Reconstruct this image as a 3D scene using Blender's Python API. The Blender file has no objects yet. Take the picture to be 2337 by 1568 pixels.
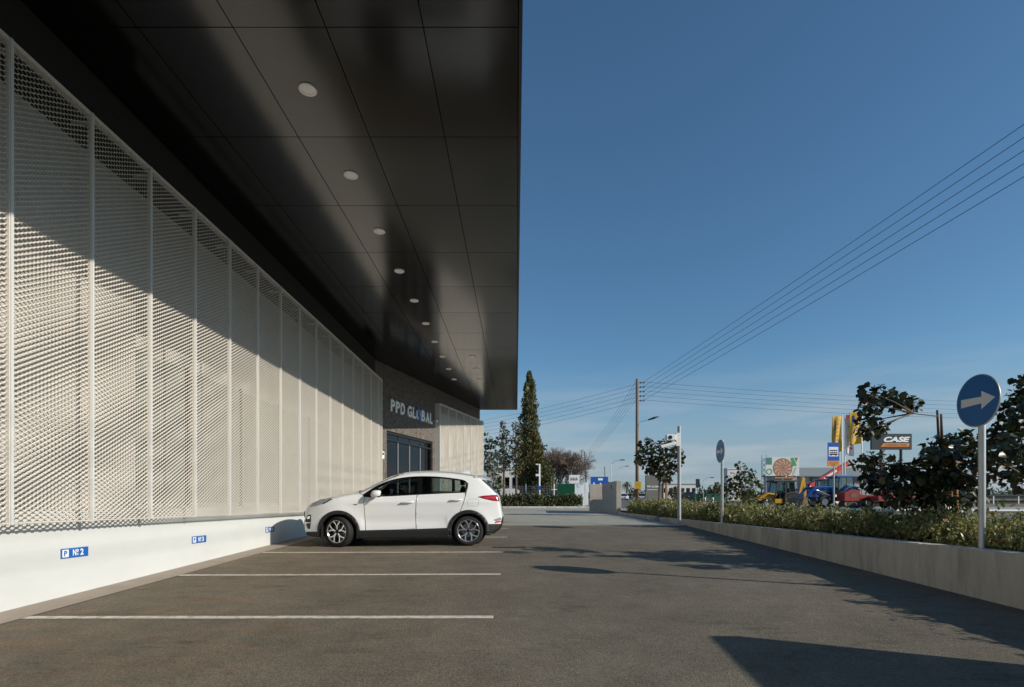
import bpy, bmesh, math, random
import numpy as np
from mathutils import Vector, Matrix
from mathutils.geometry import delaunay_2d_cdt
R = math.radians
random.seed(7); rng = np.random.default_rng(7)
scene = bpy.context.scene
col = scene.collection

# ---------------------------------------------------------------- camera, sky, sun, exposure
CAMZ = 1.30
FPX, VX, HY = 1265.0, 1178.0, 1147.0          # focal length / vanishing point in pixels of a 2337 px wide copy
cd = bpy.data.cameras.new('camera')
cd.sensor_fit = 'HORIZONTAL'; cd.sensor_width = 36; cd.lens = 36 * FPX / 2337
cd.shift_x = -(VX - 1168.5) / 2337
cd.shift_y = (HY - 784.0) / 2337
cd.clip_start = 0.05; cd.clip_end = 5000
cam = bpy.data.objects.new('camera', cd); col.objects.link(cam)
cam.location = (0, 0, CAMZ); cam.rotation_euler = (R(90), 0, 0)
scene.camera = cam

SUN = Vector((1.0, -0.427, 0.486)).normalized()       # towards the sun
sun_el = math.asin(SUN.z); sun_az = math.atan2(SUN.x, SUN.y)
w = bpy.data.worlds.new('World'); scene.world = w; w.use_nodes = True
nt = w.node_tree; nt.nodes.clear()
wo = nt.nodes.new('ShaderNodeOutputWorld'); bg = nt.nodes.new('ShaderNodeBackground')
sky = nt.nodes.new('ShaderNodeTexSky'); sky.sky_type = 'NISHITA'; sky.sun_disc = False
sky.sun_elevation = sun_el; sky.sun_rotation = sun_az
sky.altitude = 50; sky.air_density = 1.0; sky.dust_density = 0.45; sky.ozone_density = 2.0
bg.inputs['Strength'].default_value = 0.116
# thin clouds low over the horizon
tc = nt.nodes.new('ShaderNodeTexCoord'); sx = nt.nodes.new('ShaderNodeSeparateXYZ')
nt.links.new(tc.outputs['Generated'], sx.inputs[0])
mp = nt.nodes.new('ShaderNodeMapping'); mp.inputs['Scale'].default_value = (3.0, 3.0, 22.0)
nt.links.new(tc.outputs['Generated'], mp.inputs[0])
nz = nt.nodes.new('ShaderNodeTexNoise'); nz.inputs['Scale'].default_value = 1.6; nz.inputs['Detail'].default_value = 7
nt.links.new(mp.outputs[0], nz.inputs['Vector'])
cr = nt.nodes.new('ShaderNodeValToRGB'); cr.color_ramp.elements[0].position = 0.45; cr.color_ramp.elements[1].position = 0.70
nt.links.new(nz.outputs[0], cr.inputs[0])
er = nt.nodes.new('ShaderNodeValToRGB'); e = er.color_ramp.elements
e[0].position = 0.0; e[0].color = (.8, .8, .8, 1); e[1].position = 0.24; e[1].color = (0, 0, 0, 1)
nt.links.new(sx.outputs['Z'], er.inputs[0])
mu = nt.nodes.new('ShaderNodeMath'); mu.operation = 'MULTIPLY'
nt.links.new(cr.outputs[0], mu.inputs[0]); nt.links.new(er.outputs[0], mu.inputs[1])
mx = nt.nodes.new('ShaderNodeMixRGB'); mx.inputs[2].default_value = (5.0, 5.3, 5.7, 1)
gr = nt.nodes.new('ShaderNodeMixRGB'); gr.blend_type = 'MULTIPLY'; gr.inputs[0].default_value = 1; gr.inputs[2].default_value = (.68, .97, 1.10, 1)   # white balance of the photograph
nt.links.new(sky.outputs[0], gr.inputs[1])
hz = nt.nodes.new('ShaderNodeValToRGB'); h_ = hz.color_ramp.elements          # pale haze all round the horizon
h_[0].position = 0.0; h_[0].color = (.85, .85, .85, 1); h_[1].position = 0.26; h_[1].color = (0, 0, 0, 1); hz.color_ramp.interpolation = 'EASE'
nt.links.new(sx.outputs['Z'], hz.inputs[0])
hm = nt.nodes.new('ShaderNodeMixRGB'); hm.inputs[2].default_value = (2.95, 3.70, 4.45, 1)
nt.links.new(hz.outputs[0], hm.inputs[0]); nt.links.new(gr.outputs[0], hm.inputs[1])
nt.links.new(mu.outputs[0], mx.inputs[0]); nt.links.new(hm.outputs[0], mx.inputs[1])
nt.links.new(mx.outputs[0], bg.inputs[0]); nt.links.new(bg.outputs[0], wo.inputs[0])
sl = bpy.data.lights.new('sun', 'SUN'); sl.energy = 5.0; sl.angle = R(0.5); sl.color = (1.0, 0.915, 0.80)
so = bpy.data.objects.new('sun', sl); col.objects.link(so); so.location = (30, -15, 30)
so.rotation_euler = (-SUN).to_track_quat('-Z', 'Y').to_euler()
scene.view_settings.view_transform = 'Standard'; scene.view_settings.look = 'None'
scene.view_settings.gamma = 1; scene.view_settings.exposure = -0.2

# ---------------------------------------------------------------- helpers
def at(px, py, y):
    """pixel of the 2337-wide copy + distance -> point"""
    return Vector(((px - VX) * y / FPX, y, CAMZ + (HY - py) * y / FPX))

def tag(o, label=None, cat=None, group=None, kind=None):
    if label: o['label'] = label
    if cat: o['category'] = cat
    if group: o['group'] = group
    if kind: o['kind'] = kind
    return o

def thing(name, label, cat, loc=(0, 0, 0), rz=0.0, group=None):
    o = bpy.data.objects.new(name, None); col.objects.link(o)
    o.empty_display_size = 0.2
    o.location = loc; o.rotation_euler = (0, 0, rz)
    return tag(o, label, cat, group)

def link(name, me, parent=None, mat=None):
    o = bpy.data.objects.new(name, me); col.objects.link(o)
    if parent: o.parent = parent
    if mat is not None and not me.materials: me.materials.append(mat)
    return o

def mesh_np(name, v, f, smooth=False):
    """v (n,3), f (m,k) all same k"""
    me = bpy.data.meshes.new(name)
    v = np.asarray(v, dtype=np.float32); f = np.asarray(f, dtype=np.int32)
    me.vertices.add(len(v)); me.vertices.foreach_set('co', v.ravel())
    k = f.shape[1]
    me.loops.add(f.size); me.loops.foreach_set('vertex_index', f.ravel())
    me.polygons.add(len(f)); me.polygons.foreach_set('loop_start', np.arange(0, f.size, k, dtype=np.int32))
    me.polygons.foreach_set('loop_total', np.full(len(f), k, dtype=np.int32))
    if smooth: me.polygons.foreach_set('use_smooth', np.ones(len(f), dtype=bool))
    me.update(calc_edges=True)
    return me

class MB:
    def __init__(s): s.v = []; s.f = []
    def add(s, vs, fs):
        n = len(s.v); s.v += [tuple(p) for p in vs]; s.f += [tuple(i + n for i in q) for q in fs]; return s
    def box(s, x0, x1, y0, y1, z0, z1, M=None):
        vs = [Vector((x, y, z)) for z in (z0, z1) for y in (y0, y1) for x in (x0, x1)]
        if M is not None: vs = [M @ p for p in vs]
        return s.add(vs, [(0, 2, 3, 1), (4, 5, 7, 6), (0, 1, 5, 4), (2, 6, 7, 3), (0, 4, 6, 2), (1, 3, 7, 5)])
    def prism(s, poly, a, b, fn):
        """poly list of 2D points, extruded from a to b; fn(p,q,t)->3D"""
        n = len(poly)
        vs = [fn(p[0], p[1], a) for p in poly] + [fn(p[0], p[1], b) for p in poly]
        fs = [tuple(range(n - 1, -1, -1)), tuple(range(n, 2 * n))]
        fs += [(i, (i + 1) % n, n + (i + 1) % n, n + i) for i in range(n)]
        return s.add(vs, fs)
    def tube(s, pts, r, n=8, r1=None, cap=True):
        pts = [Vector(p) for p in pts]; m = len(pts)
        if r1 is None: r1 = r
        rs = r if isinstance(r, (list, tuple)) else [r + (r1 - r) * i / max(1, m - 1) for i in range(m)]
        vs = []; up = None
        for i, p in enumerate(pts):
            d = (pts[min(i + 1, m - 1)] - pts[max(i - 1, 0)]).normalized()
            if up is None: up = Vector((0, 0, 1)) if abs(d.z) < .9 else Vector((1, 0, 0))
            a = d.cross(up).normalized(); b = a.cross(d).normalized(); up = b
            for k in range(n):
                t = 2 * math.pi * k / n
                vs.append(p + (a * math.cos(t) + b * math.sin(t)) * rs[i])
        fs = [(i * n + k, i * n + (k + 1) % n, (i + 1) * n + (k + 1) % n, (i + 1) * n + k) for i in range(m - 1) for k in range(n)]
        if cap: fs += [tuple(range(n - 1, -1, -1)), tuple(range((m - 1) * n, m * n))]
        return s.add(vs, fs)
    def lathe(s, prof, fn, n=32):
        """prof [(r,h)], fn(x,y,h)->3D"""
        m = len(prof); vs = []
        for (r, h) in prof:
            for k in range(n):
                t = 2 * math.pi * k / n; vs.append(fn(r * math.cos(t), r * math.sin(t), h))
        fs = [(i * n + k, i * n + (k + 1) % n, (i + 1) * n + (k + 1) % n, (i + 1) * n + k) for i in range(m - 1) for k in range(n)]
        return s.add(vs, fs)
    def mesh(s, name, smooth=False):
        me = bpy.data.meshes.new(name); me.from_pydata([tuple(p) for p in s.v], [], s.f)
        bm = bmesh.new(); bm.from_mesh(me); bmesh.ops.recalc_face_normals(bm, faces=bm.faces); bm.to_mesh(me); bm.free()
        if smooth:
            for p in me.polygons: p.use_smooth = True
        me.update(); return me
    def build(s, name, mat, parent=None, smooth=False, bevel=0.0, angle=None):
        me = s.mesh(name, smooth or angle is not None)
        o = link(name, me, parent, mat)
        if angle is not None: sharp(me, angle)
        if bevel:
            b = o.modifiers.new('bevel', 'BEVEL'); b.width = bevel; b.segments = 2; b.limit_method = 'ANGLE'; b.angle_limit = R(40)
        return o

def sharp(me, ang):
    bm = bmesh.new(); bm.from_mesh(me)
    for e_ in bm.edges:
        e_.smooth = not (len(e_.link_faces) == 2 and e_.calc_face_angle(0) > R(ang))
    bm.to_mesh(me); bm.free()

def copy_tree(o, parent=None):
    c = o.copy(); col.objects.link(c); c.parent = parent
    for ch in list(o.children): copy_tree(ch, c)
    return c

# ---------------------------------------------------------------- materials
M = {}
def lin(c): return tuple(((x / 12.92) if x <= .04045 else ((x + .055) / 1.055) ** 2.4) for x in c)
def pmat(name, color, rough=.6, metal=0., spec=.5, coat=0., var=0., vscale=4., bump=0., bscale=60., dark=None, dscale=1.5, damt=0., rvar=0., stretch=None, coatr=.03):
    m = bpy.data.materials.new(name); m.use_nodes = True; n = m.node_tree; b = n.nodes['Principled BSDF']
    b.inputs['Base Color'].default_value = (*color, 1); b.inputs['Roughness'].default_value = rough
    b.inputs['Metallic'].default_value = metal; b.inputs['Specular IOR Level'].default_value = spec
    b.inputs['Coat Weight'].default_value = coat; b.inputs['Coat Roughness'].default_value = coatr
    if var or bump or damt or rvar:
        g = n.nodes.new('ShaderNodeNewGeometry'); src = g.outputs['Position']
        if stretch:
            mp_ = n.nodes.new('ShaderNodeMapping'); mp_.inputs['Scale'].default_value = stretch
            n.links.new(src, mp_.inputs[0]); src = mp_.outputs[0]
        out = None
        if var:
            t = n.nodes.new('ShaderNodeTexNoise'); t.inputs['Scale'].default_value = vscale; t.inputs['Detail'].default_value = 6; t.inputs['Roughness'].default_value = .65
            n.links.new(src, t.inputs['Vector'])
            mr = n.nodes.new('ShaderNodeMapRange'); mr.inputs[1].default_value = .3; mr.inputs[2].default_value = .7
            mr.inputs[3].default_value = 1 - var; mr.inputs[4].default_value = 1 + var
            n.links.new(t.outputs[0], mr.inputs[0])
            mm = n.nodes.new('ShaderNodeMixRGB'); mm.blend_type = 'MULTIPLY'; mm.inputs[0].default_value = 1
            mm.inputs[1].default_value = (*color, 1); n.links.new(mr.outputs[0], mm.inputs[2]); out = mm.outputs[0]
        if damt:
            t = n.nodes.new('ShaderNodeTexNoise'); t.inputs['Scale'].default_value = dscale; t.inputs['Detail'].default_value = 8; t.inputs['Roughness'].default_value = .7
            n.links.new(src, t.inputs['Vector'])
            mr = n.nodes.new('ShaderNodeMapRange'); mr.inputs[1].default_value = .48; mr.inputs[2].default_value = .72; mr.inputs[3].default_value = 0; mr.inputs[4].default_value = damt
            n.links.new(t.outputs[0], mr.inputs[0])
            mm = n.nodes.new('ShaderNodeMixRGB'); mm.inputs[1].default_value = (*color, 1); mm.inputs[2].default_value = (*(dark or (0.02, 0.02, 0.02)), 1)
            if out is not None: n.links.new(out, mm.inputs[1])
            n.links.new(mr.outputs[0], mm.inputs[0]); out = mm.outputs[0]
        if out is not None: n.links.new(out, b.inputs['Base Color'])
        if rvar:
            t = n.nodes.new('ShaderNodeTexNoise'); t.inputs['Scale'].default_value = vscale * .7; t.inputs['Detail'].default_value = 5
            n.links.new(src, t.inputs['Vector'])
            mr = n.nodes.new('ShaderNodeMapRange'); mr.inputs[1].default_value = .3; mr.inputs[2].default_value = .7; mr.inputs[3].default_value = max(.02, rough - rvar); mr.inputs[4].default_value = rough + rvar
            n.links.new(t.outputs[0], mr.inputs[0]); n.links.new(mr.outputs[0], b.inputs['Roughness'])
        if bump:
            t = n.nodes.new('ShaderNodeTexNoise'); t.inputs['Scale'].default_value = bscale; t.inputs['Detail'].default_value = 4
            n.links.new(src, t.inputs['Vector'])
            bp = n.nodes.new('ShaderNodeBump'); bp.inputs['Strength'].default_value = bump; bp.inputs['Distance'].default_value = .01
            n.links.new(t.outputs[0], bp.inputs['Height']); n.links.new(bp.outputs[0], b.inputs['Normal'])
    M[name] = m; return m

def leafmat(name, c1, c2, trans=.25, rough=.45, c3=None):
    m = bpy.data.materials.new(name); m.use_nodes = True; n = m.node_tree; b = n.nodes['Principled BSDF']
    g = n.nodes.new('ShaderNodeNewGeometry'); r_ = n.nodes.new('ShaderNodeValToRGB'); el = r_.color_ramp.elements
    el[0].color = (*c1, 1); el[1].color = (*c2, 1)
    if c3:
        el[1].position = .86; x = el.new(.97); x.color = (*c3, 1)
    n.links.new(g.outputs['Random Per Island'], r_.inputs[0])
    nz_ = n.nodes.new('ShaderNodeTexNoise'); nz_.inputs['Scale'].default_value = 1.6; nz_.inputs['Detail'].default_value = 3; n.links.new(g.outputs['Position'], nz_.inputs['Vector'])
    mr = n.nodes.new('ShaderNodeMapRange'); n.links.new(nz_.outputs[0], mr.inputs[0])
    for i_, q_ in enumerate((.32, .68, .62, 1.40)): mr.inputs[i_ + 1].default_value = q_
    mm = n.nodes.new('ShaderNodeMixRGB'); mm.blend_type = 'MULTIPLY'; mm.inputs[0].default_value = 1; n.links.new(r_.outputs[0], mm.inputs[1]); n.links.new(mr.outputs[0], mm.inputs[2])
    n.links.new(mm.outputs[0], b.inputs['Base Color']); b.inputs['Roughness'].default_value = rough
    t = n.nodes.new('ShaderNodeBsdfTranslucent'); n.links.new(mm.outputs[0], t.inputs[0])
    ms = n.nodes.new('ShaderNodeMixShader'); ms.inputs[0].default_value = trans
    n.links.new(b.outputs[0], ms.inputs[1]); n.links.new(t.outputs[0], ms.inputs[2])
    n.links.new(ms.outputs[0], n.nodes['Material Output'].inputs[0]); M[name] = m; return m

def glassmat(name, tint, rough=.02, ior=1.5, base=.0):
    m = bpy.data.materials.new(name); m.use_nodes = True; n = m.node_tree; n.nodes.clear()
    o = n.nodes.new('ShaderNodeOutputMaterial'); t = n.nodes.new('ShaderNodeBsdfTransparent'); t.inputs[0].default_value = (*tint, 1)
    g = n.nodes.new('ShaderNodeBsdfGlossy'); g.inputs['Roughness'].default_value = rough; g.inputs[0].default_value = (.95, .97, 1, 1)
    fr = n.nodes.new('ShaderNodeFresnel'); fr.inputs[0].default_value = ior
    ad = n.nodes.new('ShaderNodeMath'); ad.operation = 'ADD'; ad.use_clamp = True; ad.inputs[1].default_value = base
    n.links.new(fr.outputs[0], ad.inputs[0])
    ms = n.nodes.new('ShaderNodeMixShader'); n.links.new(ad.outputs[0], ms.inputs[0])
    n.links.new(t.outputs[0], ms.inputs[1]); n.links.new(g.outputs[0], ms.inputs[2]); n.links.new(ms.outputs[0], o.inputs[0])
    M[name] = m; return m

def asphaltmat():
    m = bpy.data.materials.new('asphalt'); m.use_nodes = True; n = m.node_tree; b = n.nodes['Principled BSDF']
    g = n.nodes.new('ShaderNodeNewGeometry'); P = g.outputs['Position']
    def noise(s, d, r=.6, st=None):
        t = n.nodes.new('ShaderNodeTexNoise'); t.inputs['Scale'].default_value = s; t.inputs['Detail'].default_value = d; t.inputs['Roughness'].default_value = r
        if st:
            mp_ = n.nodes.new('ShaderNodeMapping'); mp_.inputs['Scale'].default_value = st; n.links.new(P, mp_.inputs[0]); n.links.new(mp_.outputs[0], t.inputs['Vector'])
        else: n.links.new(P, t.inputs['Vector'])
        return t.outputs[0]
    def mrange(x, a, b_, c, d):
        r_ = n.nodes.new('ShaderNodeMapRange'); n.links.new(x, r_.inputs[0])
        for i, q in enumerate((a, b_, c, d)): r_.inputs[i + 1].default_value = q
        return r_.outputs[0]
    def mul(a, b_):
        q = n.nodes.new('ShaderNodeMath'); q.operation = 'MULTIPLY'; n.links.new(a, q.inputs[0]); n.links.new(b_, q.inputs[1]); return q.outputs[0]
    v = n.nodes.new('ShaderNodeTexVoronoi'); v.inputs['Scale'].default_value = 75; n.links.new(P, v.inputs['Vector'])
    agg = mrange(v.outputs['Color'], .1, .9, .74, 1.28)                  # aggregate stones, each its own grey
    fine = mrange(noise(160, 3), .3, .7, .78, 1.22)
    mid = mrange(noise(2.2, 7, .7), .3, .7, .80, 1.18)
    big = mrange(noise(.35, 4), .3, .7, .84, 1.14)
    scuff = mrange(noise(2.0, 8, .8, (.45, 2.2, 1)), .42, .64, 0, 1)
    f = mul(mul(agg, fine), mul(mid, big))
    c1 = n.nodes.new('ShaderNodeMixRGB'); c1.inputs[1].default_value = (.156, .138, .104, 1); c1.inputs[2].default_value = (.212, .156, .104, 1)
    sxp = n.nodes.new('ShaderNodeSeparateXYZ'); n.links.new(P, sxp.inputs[0])
    zone = mrange(sxp.outputs['X'], -2.6, 0.4, 1.0, 0.10)                # parking bays are browner from dust and tyre wear
    n.links.new(mul(scuff, zone), c1.inputs[0])
    c2 = n.nodes.new('ShaderNodeMixRGB'); c2.blend_type = 'MULTIPLY'; c2.inputs[0].default_value = 1
    n.links.new(c1.outputs[0], c2.inputs[1]); n.links.new(f, c2.inputs[2])
    # oil drops and tyre darkening
    oil = mrange(noise(1.7, 8, .72, (.7, 1.7, 1)), .55, .70, 1, .62)
    c3 = n.nodes.new('ShaderNodeMixRGB'); c3.blend_type = 'MULTIPLY'; c3.inputs[0].default_value = 1
    n.links.new(c2.outputs[0], c3.inputs[1]); n.links.new(oil, c3.inputs[2])
    n.links.new(c3.outputs[0], b.inputs['Base Color']); b.inputs['Roughness'].default_value = .85; b.inputs['Specular IOR Level'].default_value = .3
    bp = n.nodes.new('ShaderNodeBump'); bp.inputs['Strength'].default_value = .5; bp.inputs['Distance'].default_value = .006
    n.links.new(v.outputs['Distance'], bp.inputs['Height']); n.links.new(bp.outputs[0], b.inputs['Normal'])
    M['asphalt'] = m

asphaltmat()
pmat('road', (.115, .108, .10), .85, var=.18, vscale=1.5, bump=.3, bscale=90)
pmat('earth', (.17, .145, .11), .95, var=.3, vscale=.7, damt=.5, dark=(.09, .10, .05), dscale=.15)
pmat('soil', (.07, .05, .035), .95, var=.3, vscale=8, bump=.6, bscale=30)
pmat('pad', (.345, .34, .285), .85, var=.14, vscale=1.2, bump=.2, bscale=80, damt=.25, dark=(.26, .25, .22), dscale=.8)
pmat('concrete', (.60, .56, .485), .85, var=.18, vscale=3, bump=.35, bscale=40, damt=.8, dark=(.26, .24, .205), dscale=3.4, stretch=(1, 1, .22))
pmat('slab_concrete', (.43, .40, .35), .85, var=.10, vscale=2.5, bump=.2, bscale=40, damt=.25, dark=(.28, .25, .21), dscale=1.6, stretch=(1, 1, .4))
pmat('apron', (.36, .30, .245), .85, var=.10, vscale=3, bump=.2, bscale=60, damt=.25, dark=(.24, .20, .16), dscale=2)
pmat('line', (.68, .62, .54), .8, var=.10, vscale=6, damt=.9, dark=(.20, .165, .13), dscale=11)
pmat('render', (.625, .645, .63), .7, var=.025, vscale=.9, damt=.35, dark=(.52, .53, .50), dscale=1.6, bump=.06, bscale=120, stretch=(1, .5, 1.6))
pmat('cladding', (.50, .49, .46), .75, var=.03, vscale=1)
pmat('upper_dark', (.022, .021, .020), .8, var=.2, vscale=14)
pmat('glazing', (.27, .30, .27), .3, var=.2, vscale=.6)
pmat('stucco', (.135, .116, .102), .9, var=.6, vscale=9, bump=.8, bscale=70)
pmat('mesh_paint', (.70, .655, .585), .5, var=.03, vscale=3)
pmat('post_paint', (.64, .655, .65), .45)
pmat('soffit', (.005, .0048, .0045), .155, spec=.45, rvar=.015, vscale=.8)
pmat('black_gap', (.006, .006, .006), .9)
pmat('fascia', (.02, .02, .021), .35, spec=.5)
pmat('white_plastic', (.86, .85, .82), .4)
pmat('letter_face', (.88, .89, .88), .4)
pmat('letter_side', (.30, .31, .32), .5)
pmat('blue_paint', (.012, .10, .42), .35)
pmat('sky_blue', (.03, .22, .52), .35)
pmat('sign_blue', (.002, .15, .44), .35)
pmat('sign_white', (.86, .87, .86), .4)
pmat('plate_blue', (.012, .13, .45), .35)
pmat('galv', (.48, .49, .49), .38, metal=.75, var=.10, vscale=6)
pmat('grey_paint', (.42, .43, .43), .45)
pmat('frame_dark', (.03, .032, .035), .4, metal=.4)
pmat('interior', (.05, .05, .052), .9)
pmat('wood_pole', (.20, .13, .085), .85, var=.3, vscale=3, bump=.4, bscale=30, stretch=(6, 6, .4))
pmat('stake', (.30, .16, .07), .85, var=.2, vscale=8)
pmat('bark', (.12, .09, .065), .9, var=.3, vscale=14, bump=.6, bscale=40)
pmat('pale_bark', (.30, .25, .20), .9, var=.3, vscale=6)
pmat('twig', (.20, .15, .12), .9, var=.3, vscale=2)
pmat('wire', (.05, .05, .055), .6)
pmat('porcelain', (.10, .06, .045), .3)
pmat('totem', (.16, .155, .145), .5)
pmat('yellow', (.55, .36, .02), .5)
pmat('machine_yellow', (.55, .29, .015), .4, var=.15, vscale=3)
pmat('tractor_blue', (.015, .075, .27), .3, coat=.3)
pmat('machine_red', (.28, .03, .025), .4, var=.12, vscale=3)
pmat('boom_red', (.62, .075, .05), .4)
pmat('steel_dark', (.055, .05, .048), .6, var=.2, vscale=4)
pmat('steel_rust', (.16, .11, .08), .8, var=.25, vscale=4)
pmat('rubber', (.014, .014, .015), .75, bump=.15, bscale=60)
pmat('rim_grey', (.30, .30, .30), .5)
pmat('billboard', (.66, .70, .66), .6)
pmat('pastry', (.50, .36, .24), .6, var=.35, vscale=3)
pmat('pastry_red', (.36, .15, .09), .6)
pmat('green_print', (.05, .34, .10), .6)
pmat('teal_print', (.06, .22, .20), .6)
pmat('orange', (.72, .24, .02), .5)
pmat('case_black', (.022, .030, .036), .4)
pmat('flag_yellow', (.62, .38, .03), .7)
pmat('flag_white', (.72, .71, .72), .7)
pmat('flag_red', (.50, .03, .03), .7)
pmat('flag_navy', (.05, .06, .22), .7)
pmat('warehouse', (.36, .36, .35), .7, var=.06, vscale=.4)
pmat('warehouse_roof', (.22, .25, .25), .7)
pmat('shutter', (.26, .245, .21), .7)
pmat('white_wall', (.66, .66, .64), .8)
pmat('green_sheet', (.012, .15, .085), .6, var=.12, vscale=2)
pmat('bin_green', (.01, .085, .045), .5)
pmat('corrugated', (.42, .46, .50), .5, metal=.2)
pmat('car_white', (.82, .83, .82), .28, coat=1.0, coatr=.02)
pmat('car_black', (.016, .017, .018), .5)
pmat('car_gloss_black', (.008, .008, .009), .12)
pmat('seat', (.035, .035, .038), .8)
pmat('chrome', (.72, .72, .72), .12, metal=1)
pmat('alloy', (.62, .62, .63), .22, metal=.9)
pmat('mesh_edge', (.62, .62, .60), .45)
pmat('alloy_dark', (.02, .02, .022), .4, metal=.3)
pmat('disc', (.22, .20, .19), .45, metal=.8)
pmat('tail_red', (.34, .008, .012), .12, coat=1)
pmat('reflector_red', (.75, .02, .02), .25, coat=1)
pmat('lamp_grey', (.30, .32, .33), .1, coat=1)
pmat('dark_blue_car', (.012, .018, .03), .2, coat=1)
glassmat('car_glass', (.55, .62, .60), .01, 1.5, .02)
glassmat('clear_glass', (.75, .8, .78), .01, 1.45)
glassmat('door_glass', (.10, .11, .11), .015, 1.42, .02)
glassmat('cab_glass', (.25, .42, .38), .05, 1.5, .05)
leafmat('leaf_hedge', (.105, .14, .042), (.38, .37, .15), .40, .33, (.42, .25, .11))
leafmat('leaf_big', (.020, .030, .012), (.062, .078, .030), .12, .36, (.13, .06, .028))
leafmat('leaf_cypress', (.065, .080, .030), (.19, .18, .08), .25, .6)
leafmat('leaf_rust', (.17, .12, .045), (.09, .11, .035), .15, .6)
leafmat('leaf_olive', (.10, .12, .07), (.19, .20, .13), .2, .5)
leafmat('leaf_mid', (.045, .065, .022), (.125, .135, .055), .22, .45)
leafmat('leaf_dark', (.045, .055, .02), (.13, .115, .05), .2, .55)
leafmat('leaf_far', (.045, .065, .03), (.09, .11, .05), .2, .6)

# ---------------------------------------------------------------- ground levels
def lot(y):
    if y < 17: return .0348 * y
    if y < 41: return .0348 * 17 + .012 * (y - 17)
    return .0348 * 17 + .012 * 24 + .012 * (min(y, 260) - 41)
def street(y):
    if y < 45: return .75
    return .75 + .0135 * (min(y, 260) - 45)
def gz(x, y): return lot(y) if x < 5.3 else street(y)

# ================================================================ ground
def sheet(name, xs, ys, hf, mat, dz=0.0):
    vs = [(x, y, hf(x, y) + dz) for y in ys for x in xs]; nx = len(xs)
    fs = [(j * nx + i, j * nx + i + 1, (j + 1) * nx + i + 1, (j + 1) * nx + i) for j in range(len(ys) - 1) for i in range(nx - 1)]
    o = link(name, mesh_np(name, vs, fs), None, M[mat]); return tag(o, kind='structure')
YS = [-300, -60, -12, 0, 8, 17, 25, 33, 41, 45, 55, 75, 100, 140, 200, 260, 400, 800, 1600]
sheet('ground', [-900, -300, -100, -40, -14, -5.5, 5.26, 5.34, 9, 15, 22, 40, 80, 160, 400, 1200], YS, gz, 'earth', -.06)
sheet('parking_lot', [-5.18, 5.22], [-12, 0, 17], lambda x, y: lot(y), 'asphalt')
sheet('concrete_yard', [-9, 5.22], [17.24, 29, 41.0], lambda x, y: lot(y), 'pad', .002)
sheet('concrete_strip', [-5.0, 5.22], [17.0, 17.24], lambda x, y: lot(y), 'apron', .004)
sheet('gutter_strip', [-5.18, -4.74], [-12, 0, 17], lambda x, y: lot(y), 'apron', .006)
sheet('planting_bed', [5.42, 7.3], [3, 28, 41], lambda x, y: .735, 'soil')

def ribbon(name, cl, hw0, hw1, mat, dz):
    vs = []
    for i, (x, y) in enumerate(cl):
        a = Vector(cl[max(0, i - 1)]); b = Vector(cl[min(len(cl) - 1, i + 1)]); d = (b - a).normalized(); n_ = Vector((d.y, -d.x))
        for h in (hw0, hw1):
            q = Vector((x, y)) + n_ * h; vs.append((q.x, q.y, street(q.y) + dz))
    fs = [(2 * i, 2 * i + 1, 2 * i + 3, 2 * i + 2) for i in range(len(cl) - 1)]
    return tag(link(name, mesh_np(name, vs, fs), None, M[mat]), kind='structure')
CL = [(13.2, -60), (13.2, 0), (13.2, 25), (14.2, 45), (16, 60), (19, 80), (23, 105), (29, 135), (38, 170), (52, 210), (75, 270)]
ribbon('road', CL, -5.6, 5.6, 'road', 0)
ribbon('lane_marking', CL[2:], -.07, .07, 'line', .004)
ribbon('pavement', CL, -7.2, -5.75, 'pad', .09)
sheet('side_road', [18.8, 60, 160], [4, 26], lambda x, y: street(y), 'road', -.004)
fp = [(19.8, 29), (70, 26), (70, 90), (19.5, 90), (19.2, 60), (20.2, 46), (21.6, 37)]
mb = MB(); mb.prism(fp, .5, street(40) + .10, lambda p, q, t: Vector((p, q, t)))
tag(mb.build('forecourt', M['pad']), kind='structure')
mb = MB()
for (a, b) in zip([(20.2, 46), (21.6, 37)], [(21.6, 37), (19.8, 29)]):
    mb.tube([(a[0], a[1], .86), (b[0], b[1], .86)], .09, 4)
mb.tube([(19.8, 29, .86), (70, 26, .86)], .09, 4)
tag(mb.build('forecourt_kerb', M['white_wall']), 'white painted kerb along the forecourt of the machinery yard', 'kerb')

# bay lines
labs = ['white bay line nearest the camera', 'white bay line below parking plate number 3', 'white bay line just in front of the white car', 'white bay line passing under the white car', 'white bay line behind the white car']
for i, y in enumerate((5.376, 7.91, 10.46, 13.35, 15.95)):
    r_ = -R(.6)
    mb = MB()
    n_ = 24; x0, x1 = -4.745, -.22; vs = []
    for k in range(n_ + 1):
        x = x0 + (x1 - x0) * k / n_
        yc = y - (x1 - x) * math.tan(R(1.1 if 0 < i else .2))
        for s_ in (-1, 1):
            yy = yc + s_ * (.053 + random.uniform(-.004, .004)); vs.append((x, yy, lot(yy) + .004))
    mb.add(vs, [(2 * k, 2 * k + 2, 2 * k + 3, 2 * k + 1) for k in range(n_)])
    tag(mb.build('bay_line', M['line']), labs[i], 'line', 'painted parking bay lines')

# drain grate
g0 = thing('drain_grate', 'short slotted drain grate set in the asphalt at the end of a bay line', 'drain', (-.13, 11.25, lot(11.25)))
mb = MB(); mb.box(-.33, .33, -.10, .10, .003, .006); mb.build('channel', M['black_gap'], g0)
for k in range(15):
    mb = MB(); x = -.32 + k * .0455; mb.box(x - .011, x + .011, -.10, .10, .006, .013); mb.build('slat', M['road'], g0)

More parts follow.
